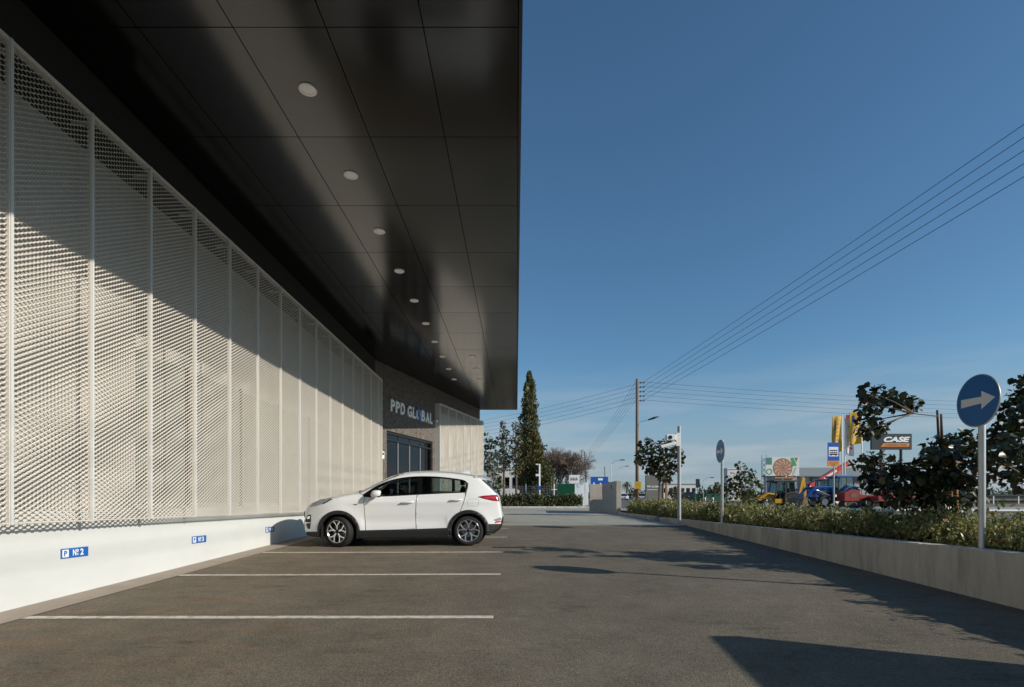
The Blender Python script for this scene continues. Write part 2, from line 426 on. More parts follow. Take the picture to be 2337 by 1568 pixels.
# ================================================================ building
bld = thing('office_building', 'low modern building with white mesh screen and deep black canopy', 'building', (-5.2, 10, 0))
def bpart(mb, name, mat, parent=None, **k):
    o = mb.build(name, M[mat], parent or bld, **k)
    if parent is None: o.location = (5.2, -10, 0)
    return o
XW, XM = -5.18, -4.98
MB_, MT_ = 1.075, 5.86
SOF = 6.57; WT = 5.56
A2 = Vector((-5.2, 20.45)); B2 = Vector((-2.05, 31.3)); LD = (B2 - A2).length; D2 = (B2 - A2) / LD; N2 = Vector((D2.y, -D2.x))
def wpt(t, off, z): q = A2 + D2 * t + N2 * off; return Vector((q.x, q.y, z))
def wall_box(mb, t0, t1, o0, o1, z0, z1):
    vs = [wpt(t, o, z) for z in (z0, z1) for o in (o0, o1) for t in (t0, t1)]
    return mb.add(vs, [(0, 2, 3, 1), (4, 5, 7, 6), (0, 1, 5, 4), (2, 6, 7, 3), (0, 4, 6, 2), (1, 3, 7, 5)])
mb = MB(); mb.box(-5.5, XW, -12, 20.62, -.6, 1.22); bpart(mb, 'base_wall', 'render')
YR = 5.445 + 2 * 1.041 + .05
mb = MB(); mb.box(-5.5, -5.2, -12, YR, 1.22, WT); bpart(mb, 'back_wall', 'cladding')
mb = MB(); mb.box(-5.78, -5.62, YR, 20.6, 1.22, 5.915); bpart(mb, 'back_wall', 'cladding')          # set back behind the glazed bays
mb = MB(); mb.box(-5.8, -5.501, YR, 20.6, 5.93, SOF + .05); mb.box(-5.8, -5.501, -12, 20.6, -.6, 1.21); bpart(mb, 'lintel', 'upper_dark')
for k in range(7):
    y0, y1 = YR + .06 + k * 1.84, YR + k * 1.84 + 1.80
    if y1 > 20.5: y1 = 20.5
    mb = MB(); mb.box(-5.615, -5.60, y0, y1, 1.30, 3.55); wd_ = bpart(mb, 'window', 'glazing')
    mb = MB(); mb.box(-5.618, -5.56, y1, y1 + .055, 1.23, 3.60); mb.build('mullion', M['frame_dark'], wd_)
mb = MB(); mb.box(-5.5, -5.2, -12, YR, WT, SOF + .06); mb.box(-5.5, -5.2, YR + .001, 20.45, 5.93, SOF + .06); bpart(mb, 'upper_wall', 'upper_dark')
DT0, DT1, DZ = .85, 5.0, 4.07
mb = MB()
wall_box(mb, 0, DT0, -.3, 0, .2, DZ); wall_box(mb, 0, LD, -.3, 0, DZ, SOF + .06); wall_box(mb, DT1, LD, -.3, 0, .2, DZ)
bpart(mb, 'entrance_wall', 'stucco')
mb = MB(); mb.box(-16, -2.3, 31.0, 31.29, 0, SOF + .05); bpart(mb, 'end_wall', 'stucco')
mb = MB(); mb.box(-16, .062, -12, 31.45, SOF + .045, SOF + .75); bpart(mb, 'roof', 'fascia')
mb = MB(); mb.box(.032, .07, -12.02, 31.47, SOF - .004, SOF + .78); mb.box(-2.2, .03, 31.452, 31.49, SOF - .004, SOF + .78); bpart(mb, 'fascia', 'fascia')
# dim room behind the entrance glazing
mb = MB(); wall_box(mb, DT0 - .4, DT1 + .6, -5.0, -4.8, .3, 4.6); wall_box(mb, DT0 - .4, DT1 + .6, -4.8, -.31, .3, lot(22) + .02)
wall_box(mb, DT0 - .5, DT0 - .4, -5, -.31, .3, 4.6); wall_box(mb, DT1 + .6, DT1 + .7, -5, -.31, .3, 4.6); wall_box(mb, DT0 - .4, DT1 + .6, -4.8, -.31, 4.5, 4.6)
bpart(mb, 'lobby', 'interior')

# soffit panels
sof = bpart(MB().box(-5.2, .03, -12, 31.45, SOF + .03, SOF + .044), 'soffit', 'black_gap')
XE = [.026, -1.03, -2.11, -3.14, -4.2, -5.2]
Y0, LP = 6.145, 1.845
pm = {}
for c in range(5):
    for k in range(-9, 14):
        y0 = Y0 + LP * k; y1 = min(y0 + LP, 31.45); xa, xb = XE[c + 1], XE[c]
        if y0 > 20.5 and xb < -5.2 + (y0 - 20.45) * .29 - .05: continue
        key = (c, round(y1 - y0, 3))
        if key not in pm:
            wx = (xb - xa) / 2 - .006; wy = (y1 - y0) / 2 - .006; vs = []; n_ = 6      # slightly oil-canned sheet
            for j in range(n_ + 1):
                for i in range(n_ + 1):
                    u, v = i / n_ * 2 - 1, j / n_ * 2 - 1
                    vs.append((u * wx, v * wy, -.0022 * (1 - u * u) * (1 - v * v)))
            fs = [(j * 7 + i, (j + 1) * 7 + i, (j + 1) * 7 + i + 1, j * 7 + i + 1) for j in range(6) for i in range(6)]
            b0 = len(vs); ring = [i for i in range(7)] + [j * 7 + 6 for j in range(1, 7)] + [42 + i for i in range(5, -1, -1)] + [j * 7 for j in range(5, 0, -1)]
            vs += [(vs[i][0], vs[i][1], .028) for i in ring]; m_ = len(ring)
            fs += [(ring[i], ring[(i + 1) % m_], b0 + (i + 1) % m_, b0 + i) for i in range(m_)]
            mb = MB(); mb.add(vs, fs); me = mb.mesh('soffit_panel', True); sharp(me, 30); me.materials.append(M['soffit']); pm[key] = me
        o = link('soffit_panel', pm[key], sof)
        o.location = ((xa + xb) / 2, (y0 + y1) / 2, SOF)
        o.rotation_euler = (random.gauss(0, .0006), random.gauss(0, .0006), 0)
# downlights
def downlight(x, y):
    mb = MB(); mb.lathe([(.075, .012), (.08, .0), (.105, -.004), (.112, .0), (.112, .02)], lambda a, b, h: Vector((a, b, h - .016)), 28)
    o = bpart(mb, 'downlight', 'white_plastic', smooth=True); o.location = (x + 5.2, y - 10, SOF)
    mb = MB(); mb.lathe([(.0, .0), (.077, .0), (.077, .01)], lambda a, b, h: Vector((a, b, h - .010)), 28)
    mb.build('diffuser', M['white_plastic'], o)
    return o
d0 = None
for x, ks in ((-2.655, range(-5, 10)), (-1.57, range(7, 10))):
    for k in ks:
        y = 7.065 + LP * k
        if d0 is None: d0 = downlight(x, y)
        else:
            d = d0.copy(); col.objects.link(d); d.parent = bld; d.location = (x + 5.2, y - 10, SOF)
            q = d0.children[0].copy(); col.objects.link(q); q.parent = d

# expanded-metal sheet: zigzag strands, tilted, joined at the bonds
def expanded(wd, ht, LW=.0944, SW=.0265, st=.0150, tilt=.013, th=.0020):
    n_p = int(round(wd / (LW / 2))); hw = wd / n_p; rows = int(round(ht / SW)); sw = ht / rows
    xs = []; ph = []
    bl = hw * .30
    for i in range(n_p + 1):
        x = i * hw
        for d in (-bl, bl):
            if 0 <= x + d <= wd: xs.append(x + d); ph.append(i % 2)
    if xs[0] > 0: xs = [0] + xs; ph = [0] + ph
    if xs[-1] < wd: xs.append(wd); ph.append(n_p % 2)
    xs = np.array(xs); ph = np.array(ph); m = len(xs); V = []; F = []
    for r_ in range(rows + 1):
        zc = r_ * sw + np.where((ph + r_) % 2 == 0, -1, 1) * (sw / 2 - .003)
        base = len(V) * 0
        prof = [(-st / 2, tilt / 2 + th / 2), (st / 2, -tilt / 2 + th / 2), (st / 2, -tilt / 2 - th / 2), (-st / 2, tilt / 2 - th / 2)]
        blk = np.zeros((4, m, 3), np.float32)
        for q, (dz, dy) in enumerate(prof):
            blk[q, :, 0] = xs; blk[q, :, 1] = dy; blk[q, :, 2] = zc + dz
        V.append(blk.reshape(-1, 3))
        o_ = r_ * 4 * m
        for q in range(4):
            a = o_ + q * m + np.arange(m - 1); b = o_ + ((q + 1) % 4) * m + np.arange(m - 1)
            F.append(np.stack([a, a + 1, b + 1, b], 1))
    V = np.concatenate(V); F = np.concatenate(F)
    return V, F
PW = 1.041
V_, F_ = expanded(PW - .05, MT_ - MB_ - .055)
me_full = mesh_np('mesh_sheet', V_, F_); me_full.materials.append(M['mesh_paint'])
V_, F_ = expanded(PW * .5 - .05, MT_ - MB_ - .055)
me_half = mesh_np('mesh_sheet', V_, F_); me_half.materials.append(M['mesh_paint'])
V_, F_ = expanded(.985 - .05, MT_ - MB_ - .055)
me_b = mesh_np('mesh_sheet', V_, F_); me_b.materials.append(M['mesh_paint'])
def frame_mesh(wd):
    mb = MB(); H_ = MT_ - MB_
    mb.box(.006, .020, -.016, .020, 0, H_); mb.box(wd - .022, wd - .008, -.016, .020, 0, H_)
    mb.box(.020, wd - .022, -.016, .020, H_ - .04, H_); mb.box(.020, wd - .022, -.012, .012, .012, .024)
    me = mb.mesh('panel_frame'); me.materials.append(M['mesh_paint']); return me
fr_full, fr_half, fr_b = frame_mesh(PW), frame_mesh(PW * .5), frame_mesh(.985)
def screen(parent_part, plist):
    # plist: (matrix, sheet, frame)
    for (Mx, sh, fr) in plist:
        o = link('mesh_panel', sh, parent_part); o.matrix_basis = Mx @ Matrix.Translation((.025, 0, .018))
        f = link('panel_frame', fr, parent_part); f.matrix_basis = Mx
# main screen: local x runs along +Y, local y (outwards) = +X
rail = bpart(MB().box(XM - .05, XM - .02, -8, 20.58, MT_ - .06, MT_ - .01), 'mesh_screen', 'post_paint')
YP0 = 5.445
BM = Matrix(((0, 1, 0, 0), (1, 0, 0, 0), (0, 0, 1, 0), (0, 0, 0, 1)))
pl = []
for n_ in range(-9, 14):
    pl.append((Matrix.Translation((XM, YP0 + PW * n_, MB_)) @ BM, me_full, fr_full))
pl.append((Matrix.Translation((XM, YP0 + PW * 14, MB_)) @ BM, me_half, fr_half))
screen(rail, pl)
for n_ in range(-9, 15):                                   # slim covers on the joints and brackets back to the wall
    y = YP0 + PW * n_
    mb = MB(); mb.box(XM + .021, XM + .034, y - .015, y + .015, MB_ + .004, MT_ - .004); mb.build('joint_cover', M['post_paint'], rail)
    for z in (MB_ + .16, MT_ - .12):
        mb = MB(); mb.box(-5.179 if z < 1.3 else -5.199, XM - .017, y - .012, y + .012, z - .02, z + .02); mb.build('bracket', M['post_paint'], rail)
# end cheek of the screen
mb = MB(); mb.box(-5.18, XM + .02, YP0 + PW * 14.5, YP0 + PW * 14.5 + .03, MB_, MT_); mb.build('end_cheek', M['post_paint'], rail)
# second screen beside the entrance
T0 = 5.25; OFF = .24
bw = MB(); wall_box(bw, T0 + .02, LD - .01, .003, .05, .3, WT - .05); bpart(bw, 'back_wall', 'cladding')
r2m = MB(); wall_box(r2m, T0, T0 + .985 * 6, OFF - .05, OFF - .02, MT_ - .06, MT_ - .01)
wall_box(r2m, T0 - .03, T0 - .001, .003, OFF + .02, MB_, MT_)
wall_box(r2m, T0 + .985 * 6 - .04, T0 + .985 * 6 - .01, -.3, OFF - .052, MB_ + .02, MT_ - .07)
rail2 = bpart(r2m, 'mesh_screen', 'post_paint')
pl = []
for n_ in range(6):
    o_ = wpt(T0 + .985 * n_, OFF, MB_)
    pl.append((Matrix(((D2.x, N2.x, 0, o_.x), (D2.y, N2.y, 0, o_.y), (0, 0, 1, o_.z), (0, 0, 0, 1))), me_b, fr_b))
screen(rail2, pl)
for n_ in range(7):
    mb = MB(); t = T0 + .985 * n_; wall_box(mb, t - .013, t + .013, OFF + .021, OFF + .033, MB_ + .004, MT_ - .004); mb.build('joint_cover', M['post_paint'], rail2)

# entrance: frame, transom, four panes
df = MB()
wall_box(df, DT0, DT1, -.20, -.06, DZ - .10, DZ - .001); wall_box(df, DT0, DT1, -.24, -.05, DZ - .36, DZ - .30)
wall_box(df, DT0, DT0 + .06, -.20, -.06, .6, DZ - .10); wall_box(df, DT1 - .06, DT1, -.20, -.06, .6, DZ - .10)
wall_box(df, DT0, DT1, -.22, -.05, .6, .72)
ent = bpart(df, 'entrance_door', 'frame_dark')
tw = (DT1 - DT0 - .12) / 4
for k in range(4):
    t = DT0 + .06 + tw * k
    mb = MB(); wall_box(mb, t + .02, t + tw - .02, -.135, -.125, .72, DZ - .361); mb.build('pane', M['door_glass'], ent)
    mb = MB(); wall_box(mb, t + .02, t + tw - .02, -.135, -.125, DZ - .299, DZ - .101); mb.build('transom_pane', M['door_glass'], ent)
    if k:
        mb = MB(); wall_box(mb, t - .03, t + .03, -.17, -.09, .72, DZ - .361); mb.build('mullion', M['galv'], ent)

# lettering
def text_mesh(txt, cap, width=None, depth=.02, bold=0.0, shear=0.0):
    cu = bpy.data.curves.new('lettering', 'FONT'); cu.body = txt; cu.size = 1; cu.extrude = .5; cu.offset = bold; cu.shear = shear
    cu.resolution_u = 4
    ob = bpy.data.objects.new('lettering', cu); col.objects.link(ob)
    me = bpy.data.meshes.new_from_object(ob.evaluated_get(bpy.context.evaluated_depsgraph_get()))
    bpy.data.objects.remove(ob); bpy.data.curves.remove(cu)
    n_ = len(me.vertices); c = np.zeros(n_ * 3, np.float32); me.vertices.foreach_get('co', c); c = c.reshape(-1, 3)
    lo, hi = c.min(0), c.max(0); sy = cap / (hi[1] - lo[1]); sx_ = sy if width is None else width / (hi[0] - lo[0])
    c = (c - lo) * np.array([sx_, sy, depth / max(1e-6, hi[2] - lo[2])])
    me.vertices.foreach_set('co', c.ravel()); me.update(); me.materials.clear()
    return me, (hi[0] - lo[0]) * sx_
def letter(name, txt, cap, width, depth, mat, parent, O, X, bold=0., shear=0., off=0.0):
    """O lower-left point, X reading direction (unit, horizontal); faces X x up"""
    X = Vector(X).normalized(); U = Vector((0, 0, 1)); N = X.cross(U)
    me, wd = text_mesh(txt, cap, width, depth, bold, shear)
    me.materials.append(M[mat]); o = link(name, me, parent)
    O = Vector(O) + N * off
    o.matrix_basis = Matrix(((X.x, U.x, N.x, O.x), (X.y, U.y, N.y, O.y), (X.z, U.z, N.z, O.z), (0, 0, 0, 1)))
    return o, wd
X3 = Vector((D2.x, D2.y, 0))
sgn = bpart(wall_box(MB(), 1.1, 4.9, .002, .014, 5.03, 5.12), 'name_sign', 'stucco')
CAP = .47; t = 1.06; zb = 5.08 - CAP / 2
adv = [('P', .40), ('P', .40), ('D', .43), (' ', .17), ('G', .46), ('L', .34), ('O', .48), ('B', .43), ('A', .44), ('L', .34)]
for ch, wd in adv:
    if ch != ' ':
        o_ = wpt(t, .015, zb)
        l_, _ = letter('letter', ch, CAP, wd - .075, .05, 'letter_face', sgn, o_, X3, bold=.035)
        if ch == 'O':
            for (dx0, dx1, mt, dz) in ((.05, .19, 'blue_paint', .10), (.19, .30, 'sky_blue', .02)):
                poly = [(dx0 - .03, CAP + dz), (dx0 + .10, CAP + dz - .05), (dx1 + .10, -.02), (dx1 + .02, -.06)]
                mb = MB(); mb.prism(poly, .066, .085 + dx0 * .02, lambda p, q, a: wpt(t + p, a, zb + q)); mb.build('swoosh', M[mt], sgn)
    t += wd
# small wall camera beside the second screen, doorphone beside the door
c0 = thing('wall_camera', 'small white camera on the dark wall beside the entrance screen', 'camera', tuple(wpt(5.05, 0, 5.05)))
mb = MB(); mb.tube([(0, 0, 0), tuple(N2 * .08) + (0,)], .025, 10); mb.build('arm', M['white_plastic'], c0)
mb = MB(); q = N2 * .08; mb.tube([(q.x, q.y, -.02), (q.x + N2.x * .16 - D2.x * .06, q.y + N2.y * .16 - D2.y * .06, -.05)], .05, 12); mb.build('housing', M['white_plastic'], c0, angle=40)
c0 = thing('intercom_box', 'white intercom box on the wall at the left of the glass entrance', 'intercom', tuple(wpt(.45, 0, 2.95)))
mb = MB(); vs = [Vector((0, 0, 0)) + Vector((D2.x, D2.y, 0)) * a + Vector((N2.x, N2.y, 0)) * b + Vector((0, 0, z)) for z in (0, .28) for b in (.001, .07) for a in (-.1, .1)]
mb.add(vs, [(0, 2, 3, 1), (4, 5, 7, 6), (0, 1, 5, 4), (2, 6, 7, 3), (0, 4, 6, 2), (1, 3, 7, 5)]); mb.build('housing', M['white_plastic'], c0, bevel=.01)
mb = MB(); vs = [Vector((D2.x, D2.y, 0)) * a + Vector((N2.x, N2.y, 0)) * b + Vector((0, 0, z)) for z in (.14, .23) for b in (.068, .073) for a in (-.06, .06)]
mb.add(vs, [(0, 2, 3, 1), (4, 5, 7, 6), (0, 1, 5, 4), (2, 6, 7, 3), (0, 4, 6, 2), (1, 3, 7, 5)]); mb.build('screen', M['frame_dark'], c0)

# parking number plates
for n_, y, z, lb in (('2', 6.5, .715, 'blue parking plate nearest the camera on the white wall'), ('3', 9.05, .70, 'middle of the three blue parking plates on the white wall'), ('4', 11.65, .735, 'farthest blue parking plate, at the edge of the car shadow')):
    p = thing('parking_plate', lb, 'plate', (XW, y, z), 0, 'numbered parking plates')
    mb = MB(); mb.box(.001, .009, -.20, .20, -.056, .056); mb.build('panel', M['plate_blue'], p)
    mb = MB(); mb.box(.009, .0105, -.185, -.095, -.043, .043); mb.build('square', M['sign_white'], p)
    letter('letter', 'P', .062, .042, .002, 'plate_blue', p, (.0108, -.162, -.031), (0, 1, 0), .03)
    letter('letter', 'N', .075, .05, .002, 'sign_white', p, (.0092, -.035, -.036), (0, 1, 0), .03)
    letter('letter', 'o', .036, .030, .002, 'sign_white', p, (.0092, .020, .003), (0, 1, 0), .03)
    mb = MB(); mb.box(.0092, .0105, .022, .049, -.016, -.009); mb.box(.0092, .0105, .022, .049, -.030, -.023); mb.build('bar', M['sign_white'], p)
    letter('letter', n_, .075, .05, .002, 'sign_white', p, (.0092, .075, -.036), (0, 1, 0), .03)

# ================================================================ planter wall, gate slabs, kerbs
pw = thing('planter_wall', 'long low concrete retaining wall holding the hedge at the right', 'wall', (5.3, 3.2, 0))
ys_ = [3.21, 5.2, 7.16, 10.9, 14.2, 17.4, 20.2]
for a, b in zip(ys_[:-1], ys_[1:]):
    mb = MB(); mb.box(-.09, .12, a - 3.2 + .004, b - 3.2 - .004, lot(a) - .25, .772); mb.build('wall_segment', M['concrete'], pw, bevel=.012)
mb = MB(); mb.box(-.08, .11, .05, 16.98, lot(3) - .2, .76); mb.build('core', M['concrete'], pw)
mb = MB(); mb.box(5.02, 5.40, 20.21, 20.75, .4, .765); tag(mb.build('end_block', M['slab_concrete'], None, bevel=.012), 'pale concrete block closing the far end of the planter wall', 'block')
mb = MB(); mb.box(5.12, 5.30, 20.76, 27.98, .4, .80); tag(mb.build('kerb', M['concrete'], None, bevel=.015), 'low concrete kerb between the end block and the gate slab', 'kerb')
mb = MB(); mb.box(-6, 5.6, 41.02, 41.22, .5, lot(41) + .14); tag(mb.build('kerb', M['concrete'], None, bevel=.015), 'low concrete kerb below the dark hedge at the back of the yard', 'kerb')
def slab(name, x0, x1, y0, y1, z1, label, lift):
    o = thing(name, label, 'wall', ((x0 + x1) / 2, (y0 + y1) / 2, lot(y0)))
    hx, hy = (x1 - x0) / 2, (y1 - y0) / 2; z = 0 - .1; H = z1 - lot(y0); k = 0
    for zz in lift:
        mb = MB(); mb.box(-hx, hx, -hy, hy, z + (.004 if k else 0), zz * H - .004 if zz < 1 else H); mb.build('lift', M['slab_concrete'], o, bevel=.008); z = zz * H; k += 1
    mb = MB(); mb.box(-hx + .012, hx - .012, -hy + .012, hy - .012, -.09, H - .02); mb.build('core', M['slab_concrete'], o)
    return o
slab('gate_slab', 5.06, 5.31, 28.0, 32.6, 2.40, 'tall concrete gate slab standing lengthwise, its near end sunlit', (.47, 1))
slab('gate_slab', 4.42, 5.22, 33.3, 33.55, 2.40, 'tall concrete gate slab facing the camera, behind the lengthwise one', (.5, 1))
slab('gate_slab', 5.20, 5.45, -3.5, 3.2, 1.90, 'tall concrete slab just outside the frame casting the corner shadow', (.5, 1))
# notices on the slabs
mb = MB(); mb.box(5.050, 5.058, 29.3, 29.62, 2.02, 2.22); tag(mb.build('notice', M['green_sheet']), 'small green notice on the lengthwise concrete gate slab', 'sign')
mb = MB(); mb.box(5.050, 5.058, 32.3, 32.5, 1.75, 2.25); tag(mb.build('notice', M['flag_red']), 'narrow red notice at the far edge of the gate slab', 'sign')

# ================================================================ the white car
def pip(p, poly):
    x, y = p; c = False; j = len(poly) - 1
    for i in range(len(poly)):
        xi, yi = poly[i]; xj, yj = poly[j]
        if (yi > y) != (yj > y) and x < (xj - xi) * (y - yi) / (yj - yi) + xi: c = not c
        j = i
    return c
def dens(poly, step=.03, closed=True):
    out = []; n_ = len(poly)
    for i in range(n_ if closed else n_ - 1):
        a, b = Vector(poly[i]), Vector(poly[(i + 1) % n_]); k = max(1, int(math.ceil((b - a).length / step)))
        out += [tuple(a + (b - a) * (q / k)) for q in range(k)]
    if not closed: out.append(tuple(poly[-1]))
    return out
def crom(pts, sub=6):
    """Catmull-Rom through points (open)"""
    P_ = [Vector(p) for p in pts]; out = []
    for i in range(len(P_) - 1):
        a, b, c, d = P_[max(i - 1, 0)], P_[i], P_[i + 1], P_[min(i + 2, len(P_) - 1)]
        for k in range(sub):
            t = k / sub
            out.append(tuple(.5 * ((2 * b) + (c - a) * t + (2 * a - 5 * b + 4 * c - d) * t * t + (3 * b - a - 3 * c + d) * t ** 3)))
    out.append(tuple(P_[-1])); return out
def arr_dist(P_, line):
    a = np.array(line[:-1]); b = np.array(line[1:]); d = b - a; L = (d ** 2).sum(1) + 1e-12
    P_ = np.asarray(P_)[:, None, :]; t = np.clip(((P_ - a) * d).sum(2) / L, 0, 1)
    q = a + t[..., None] * d; return np.sqrt(((P_ - q) ** 2).sum(2)).min(1)

# silhouette of the near side, u from the front axle to the rear, w up
FR = [(-.60, .215), (-.70, .26), (-.735, .36), (-.735, .50), (-.72, .64), (-.69, .76), (-.63, .845)]
HOOD = [(-.63, .845), (-.42, .925), (-.15, 1.005), (.12, 1.062), (.42, 1.108)]
WSH = [(.42, 1.108), (.62, 1.215), (.84, 1.330), (1.04, 1.425), (1.20, 1.485)]
ROOF = [(1.20, 1.485), (1.45, 1.530), (1.85, 1.546), (2.25, 1.530), (2.60, 1.490), (2.90, 1.440)]
BACK = [(2.90, 1.440), (2.97, 1.375), (3.12, 1.240), (3.26, 1.105)]
TAIL = [(3.26, 1.105), (3.315, 1.02), (3.335, .90), (3.36, .76), (3.385, .62), (3.38, .46), (3.33, .33), (3.20, .255)]
segs = [crom(s_, 5) for s_ in (FR, HOOD, WSH, ROOF, BACK, TAIL)]
SIL = []
for s_ in segs: SIL += s_[:-1]
SIL.append(TAIL[-1])
RW, ARI, ARO, WB, CW = .322, .372, .440, 2.67, .322
def sil_top(u):
    return float(np.interp(u, [p[0] for p in SIL[20:-30]], [p[1] for p in SIL[20:-30]]))
def S0(u, w):
    W_ = np.full_like(u, .925)
    W_ -= np.where(u < .1, .20 * np.clip((.1 - u) / .84, 0, 1) ** 2.2, 0)
    W_ -= np.where(u > 2.7, .11 * np.clip((u - 2.7) / .68, 0, 1) ** 2.0, 0)
    f = np.interp(w, [.15, .30, .45, .60, .75, .88, .98, 1.06, 1.12, 1.3, 1.55], [.955, .985, .988, .984, .992, 1.0, .995, .975, .955, .86, .70])
    return W_ * f
def Ssurf(P_, round_=.055):
    P_ = np.asarray(P_, float); u, w = P_[:, 0], P_[:, 1]; s_ = S0(u, w)
    for cu in (0, WB):
        d = np.hypot(u - cu, w - CW); s_ = s_ + .016 * np.exp(-((d - .42) / .13) ** 2)
    s_ = s_ + .010 * np.exp(-((w - .93) / .035) ** 2) * np.clip((u + .2) / .5, 0, 1) - .012 * np.exp(-((w - .52) / .10) ** 2) * ((u > .5) & (u < 2.2))
    if round_:
        d = arr_dist(P_, SIL); rr = round_
        s_ = s_ - np.where(d < rr, rr - np.sqrt(np.maximum(0, rr ** 2 - (rr - d) ** 2)), 0)
    return s_
def arc(cu, r, a0, a1, n_=26):
    return [(cu + r * math.cos(R(a0 + (a1 - a0) * k / n_)), CW + r * math.sin(R(a0 + (a1 - a0) * k / n_))) for k in range(n_ + 1)]
def lifted(name, poly, mat, parent, off=0.0, holes=(), step=.035, side=1, thick=0.0, rings=True, round_=.055):
    """polygon on the flank (u,w), triangulated and laid onto the body surface"""
    bpts = dens(poly, .025); E = []; pts = []
    def addloop(L):
        n0 = len(pts); pts.extend(L); E.extend([(n0 + i, n0 + (i + 1) % len(L)) for i in range(len(L))])
    addloop(bpts)
    hs = [dens(h, .025) for h in holes]
    for h in hs: addloop(h)
    xs = [p[0] for p in poly]; ys = [p[1] for p in poly]; cand = []
    u = min(xs) + step / 2
    while u < max(xs):
        w_ = min(ys) + step / 2
        while w_ < max(ys): cand.append((u, w_)); w_ += step
        u += step
    if rings:
        for d in (.006, .016, .030, .045):
            for i in range(0, len(SIL) - 1):
                a, b = Vector(SIL[i]), Vector(SIL[i + 1]); t = (b - a).normalized(); n_ = Vector((t.y, -t.x)); q = (a + b) / 2 + n_ * d; cand.append(tuple(q))
    cand = [p for p in cand if pip(p, poly) and not any(pip(p, h) for h in holes)]
    if cand:
        c_ = np.array(cand); dd = arr_dist(c_, bpts + [bpts[0]])
        for h in hs: dd = np.minimum(dd, arr_dist(c_, h + [h[0]]))
        cand = [p for p, d in zip(cand, dd) if d > .004]
    allp = pts + cand
    r_ = delaunay_2d_cdt([Vector(p) for p in allp], E, [], 0, 1e-6)
    V2 = [tuple(p) for p in r_[0]]
    F2 = []
    for f in r_[2]:
        c = (sum(V2[i][0] for i in f) / 3, sum(V2[i][1] for i in f) / 3)
        if pip(c, poly) and not any(pip(c, h) for h in holes): F2.append(tuple(f))
    s_ = Ssurf(V2, round_) + off
    vs = [(p[0] - WB / 2, -side * y, p[1]) for p, y in zip(V2, s_)]
    me = bpy.data.meshes.new(name); me.from_pydata(vs, [], F2 if side > 0 else [f[::-1] for f in F2])
    for p in me.polygons: p.use_smooth = True
    me.update(); me.materials.append(M[mat]); o = link(name, me, parent)
    if thick:
        sm = o.modifiers.new('solid', 'SOLIDIFY'); sm.thickness = thick; sm.offset = -1
    return o
def cap_strip(name, line, mat, parent, bu, bw, inset=0.0, n_=14, off=0.0, thick=0.0, pw_=2.0):
    """surface across the car along a piece of the silhouette; bu,bw = bulge at the centre line"""
    L = dens(line, .04, False); s_ = Ssurf(L); vs = []; m = len(L)
    for i, (p, h) in enumerate(zip(L, s_)):
        f = i / max(1, m - 1); b_u = bu[0] + (bu[1] - bu[0]) * f; b_w = bw[0] + (bw[1] - bw[0]) * f
        for k in range(n_ + 1):
            t = (k / n_ * 2 - 1) * (1 - inset); b = 1 - abs(t) ** pw_
            vs.append((p[0] + b_u * b - WB / 2, t * h, p[1] + b_w * b + off))
    fs = [(i * (n_ + 1) + k, (i + 1) * (n_ + 1) + k, (i + 1) * (n_ + 1) + k + 1, i * (n_ + 1) + k + 1) for i in range(m - 1) for k in range(n_)]
    mb = MB(); mb.add(vs, fs); o = mb.build(name, M[mat], parent, smooth=True)
    if thick: sm = o.modifiers.new('solid', 'SOLIDIFY'); sm.thickness = thick; sm.offset = -1
    return o

CARY = 11.30
car = thing('parked_car', 'white crossover car parked nose first towards the white wall', 'car', (-2.235, CARY + .93, 0))
RZ, RX = R(5.5), math.atan(.0348)
car.rotation_euler = (Matrix.Rotation(RX, 3, 'X') @ Matrix.Rotation(RZ, 3, 'Z')).to_euler()
car.scale = (.982, .985, .985); car.location.x -= .14
car.location.z = lot(car.location.y) + .002
SILLW = .345
aF = arc(0, ARI, 180 - 4, 4, 28); aR = arc(WB, ARI, 180 - 4, 4, 28)
DLO_T = crom([(.50, 1.083), (.62, 1.165), (.77, 1.262), (1.03, 1.372), (1.34, 1.440), (1.69, 1.462), (2.06, 1.450), (2.45, 1.404), (2.60, 1.368), (2.655, 1.315)], 4)
DLO_B = [(2.645, 1.24), (2.615, 1.128), (2.1, 1.108), (1.6, 1.084), (1.1, 1.058), (.62, 1.038), (.545, 1.045)]
DLO = DLO_T + DLO_B
def cut(poly, a, b, keep):
    """clip polygon by the line a-b, keep = +1 left / -1 right"""
    out = []; a, b = Vector(a), Vector(b); n_ = Vector((-(b - a).y, (b - a).x)) * keep
    for i in range(len(poly)):
        p, q = Vector(poly[i]), Vector(poly[(i + 1) % len(poly)]); dp, dq = (p - a).dot(n_), (q - a).dot(n_)
        if dp >= 0: out.append(tuple(p))
        if (dp > 0) != (dq > 0) and abs(dp - dq) > 1e-9: out.append(tuple(p + (q - p) * (dp / (dp - dq))))
    return out
G_ = .0035
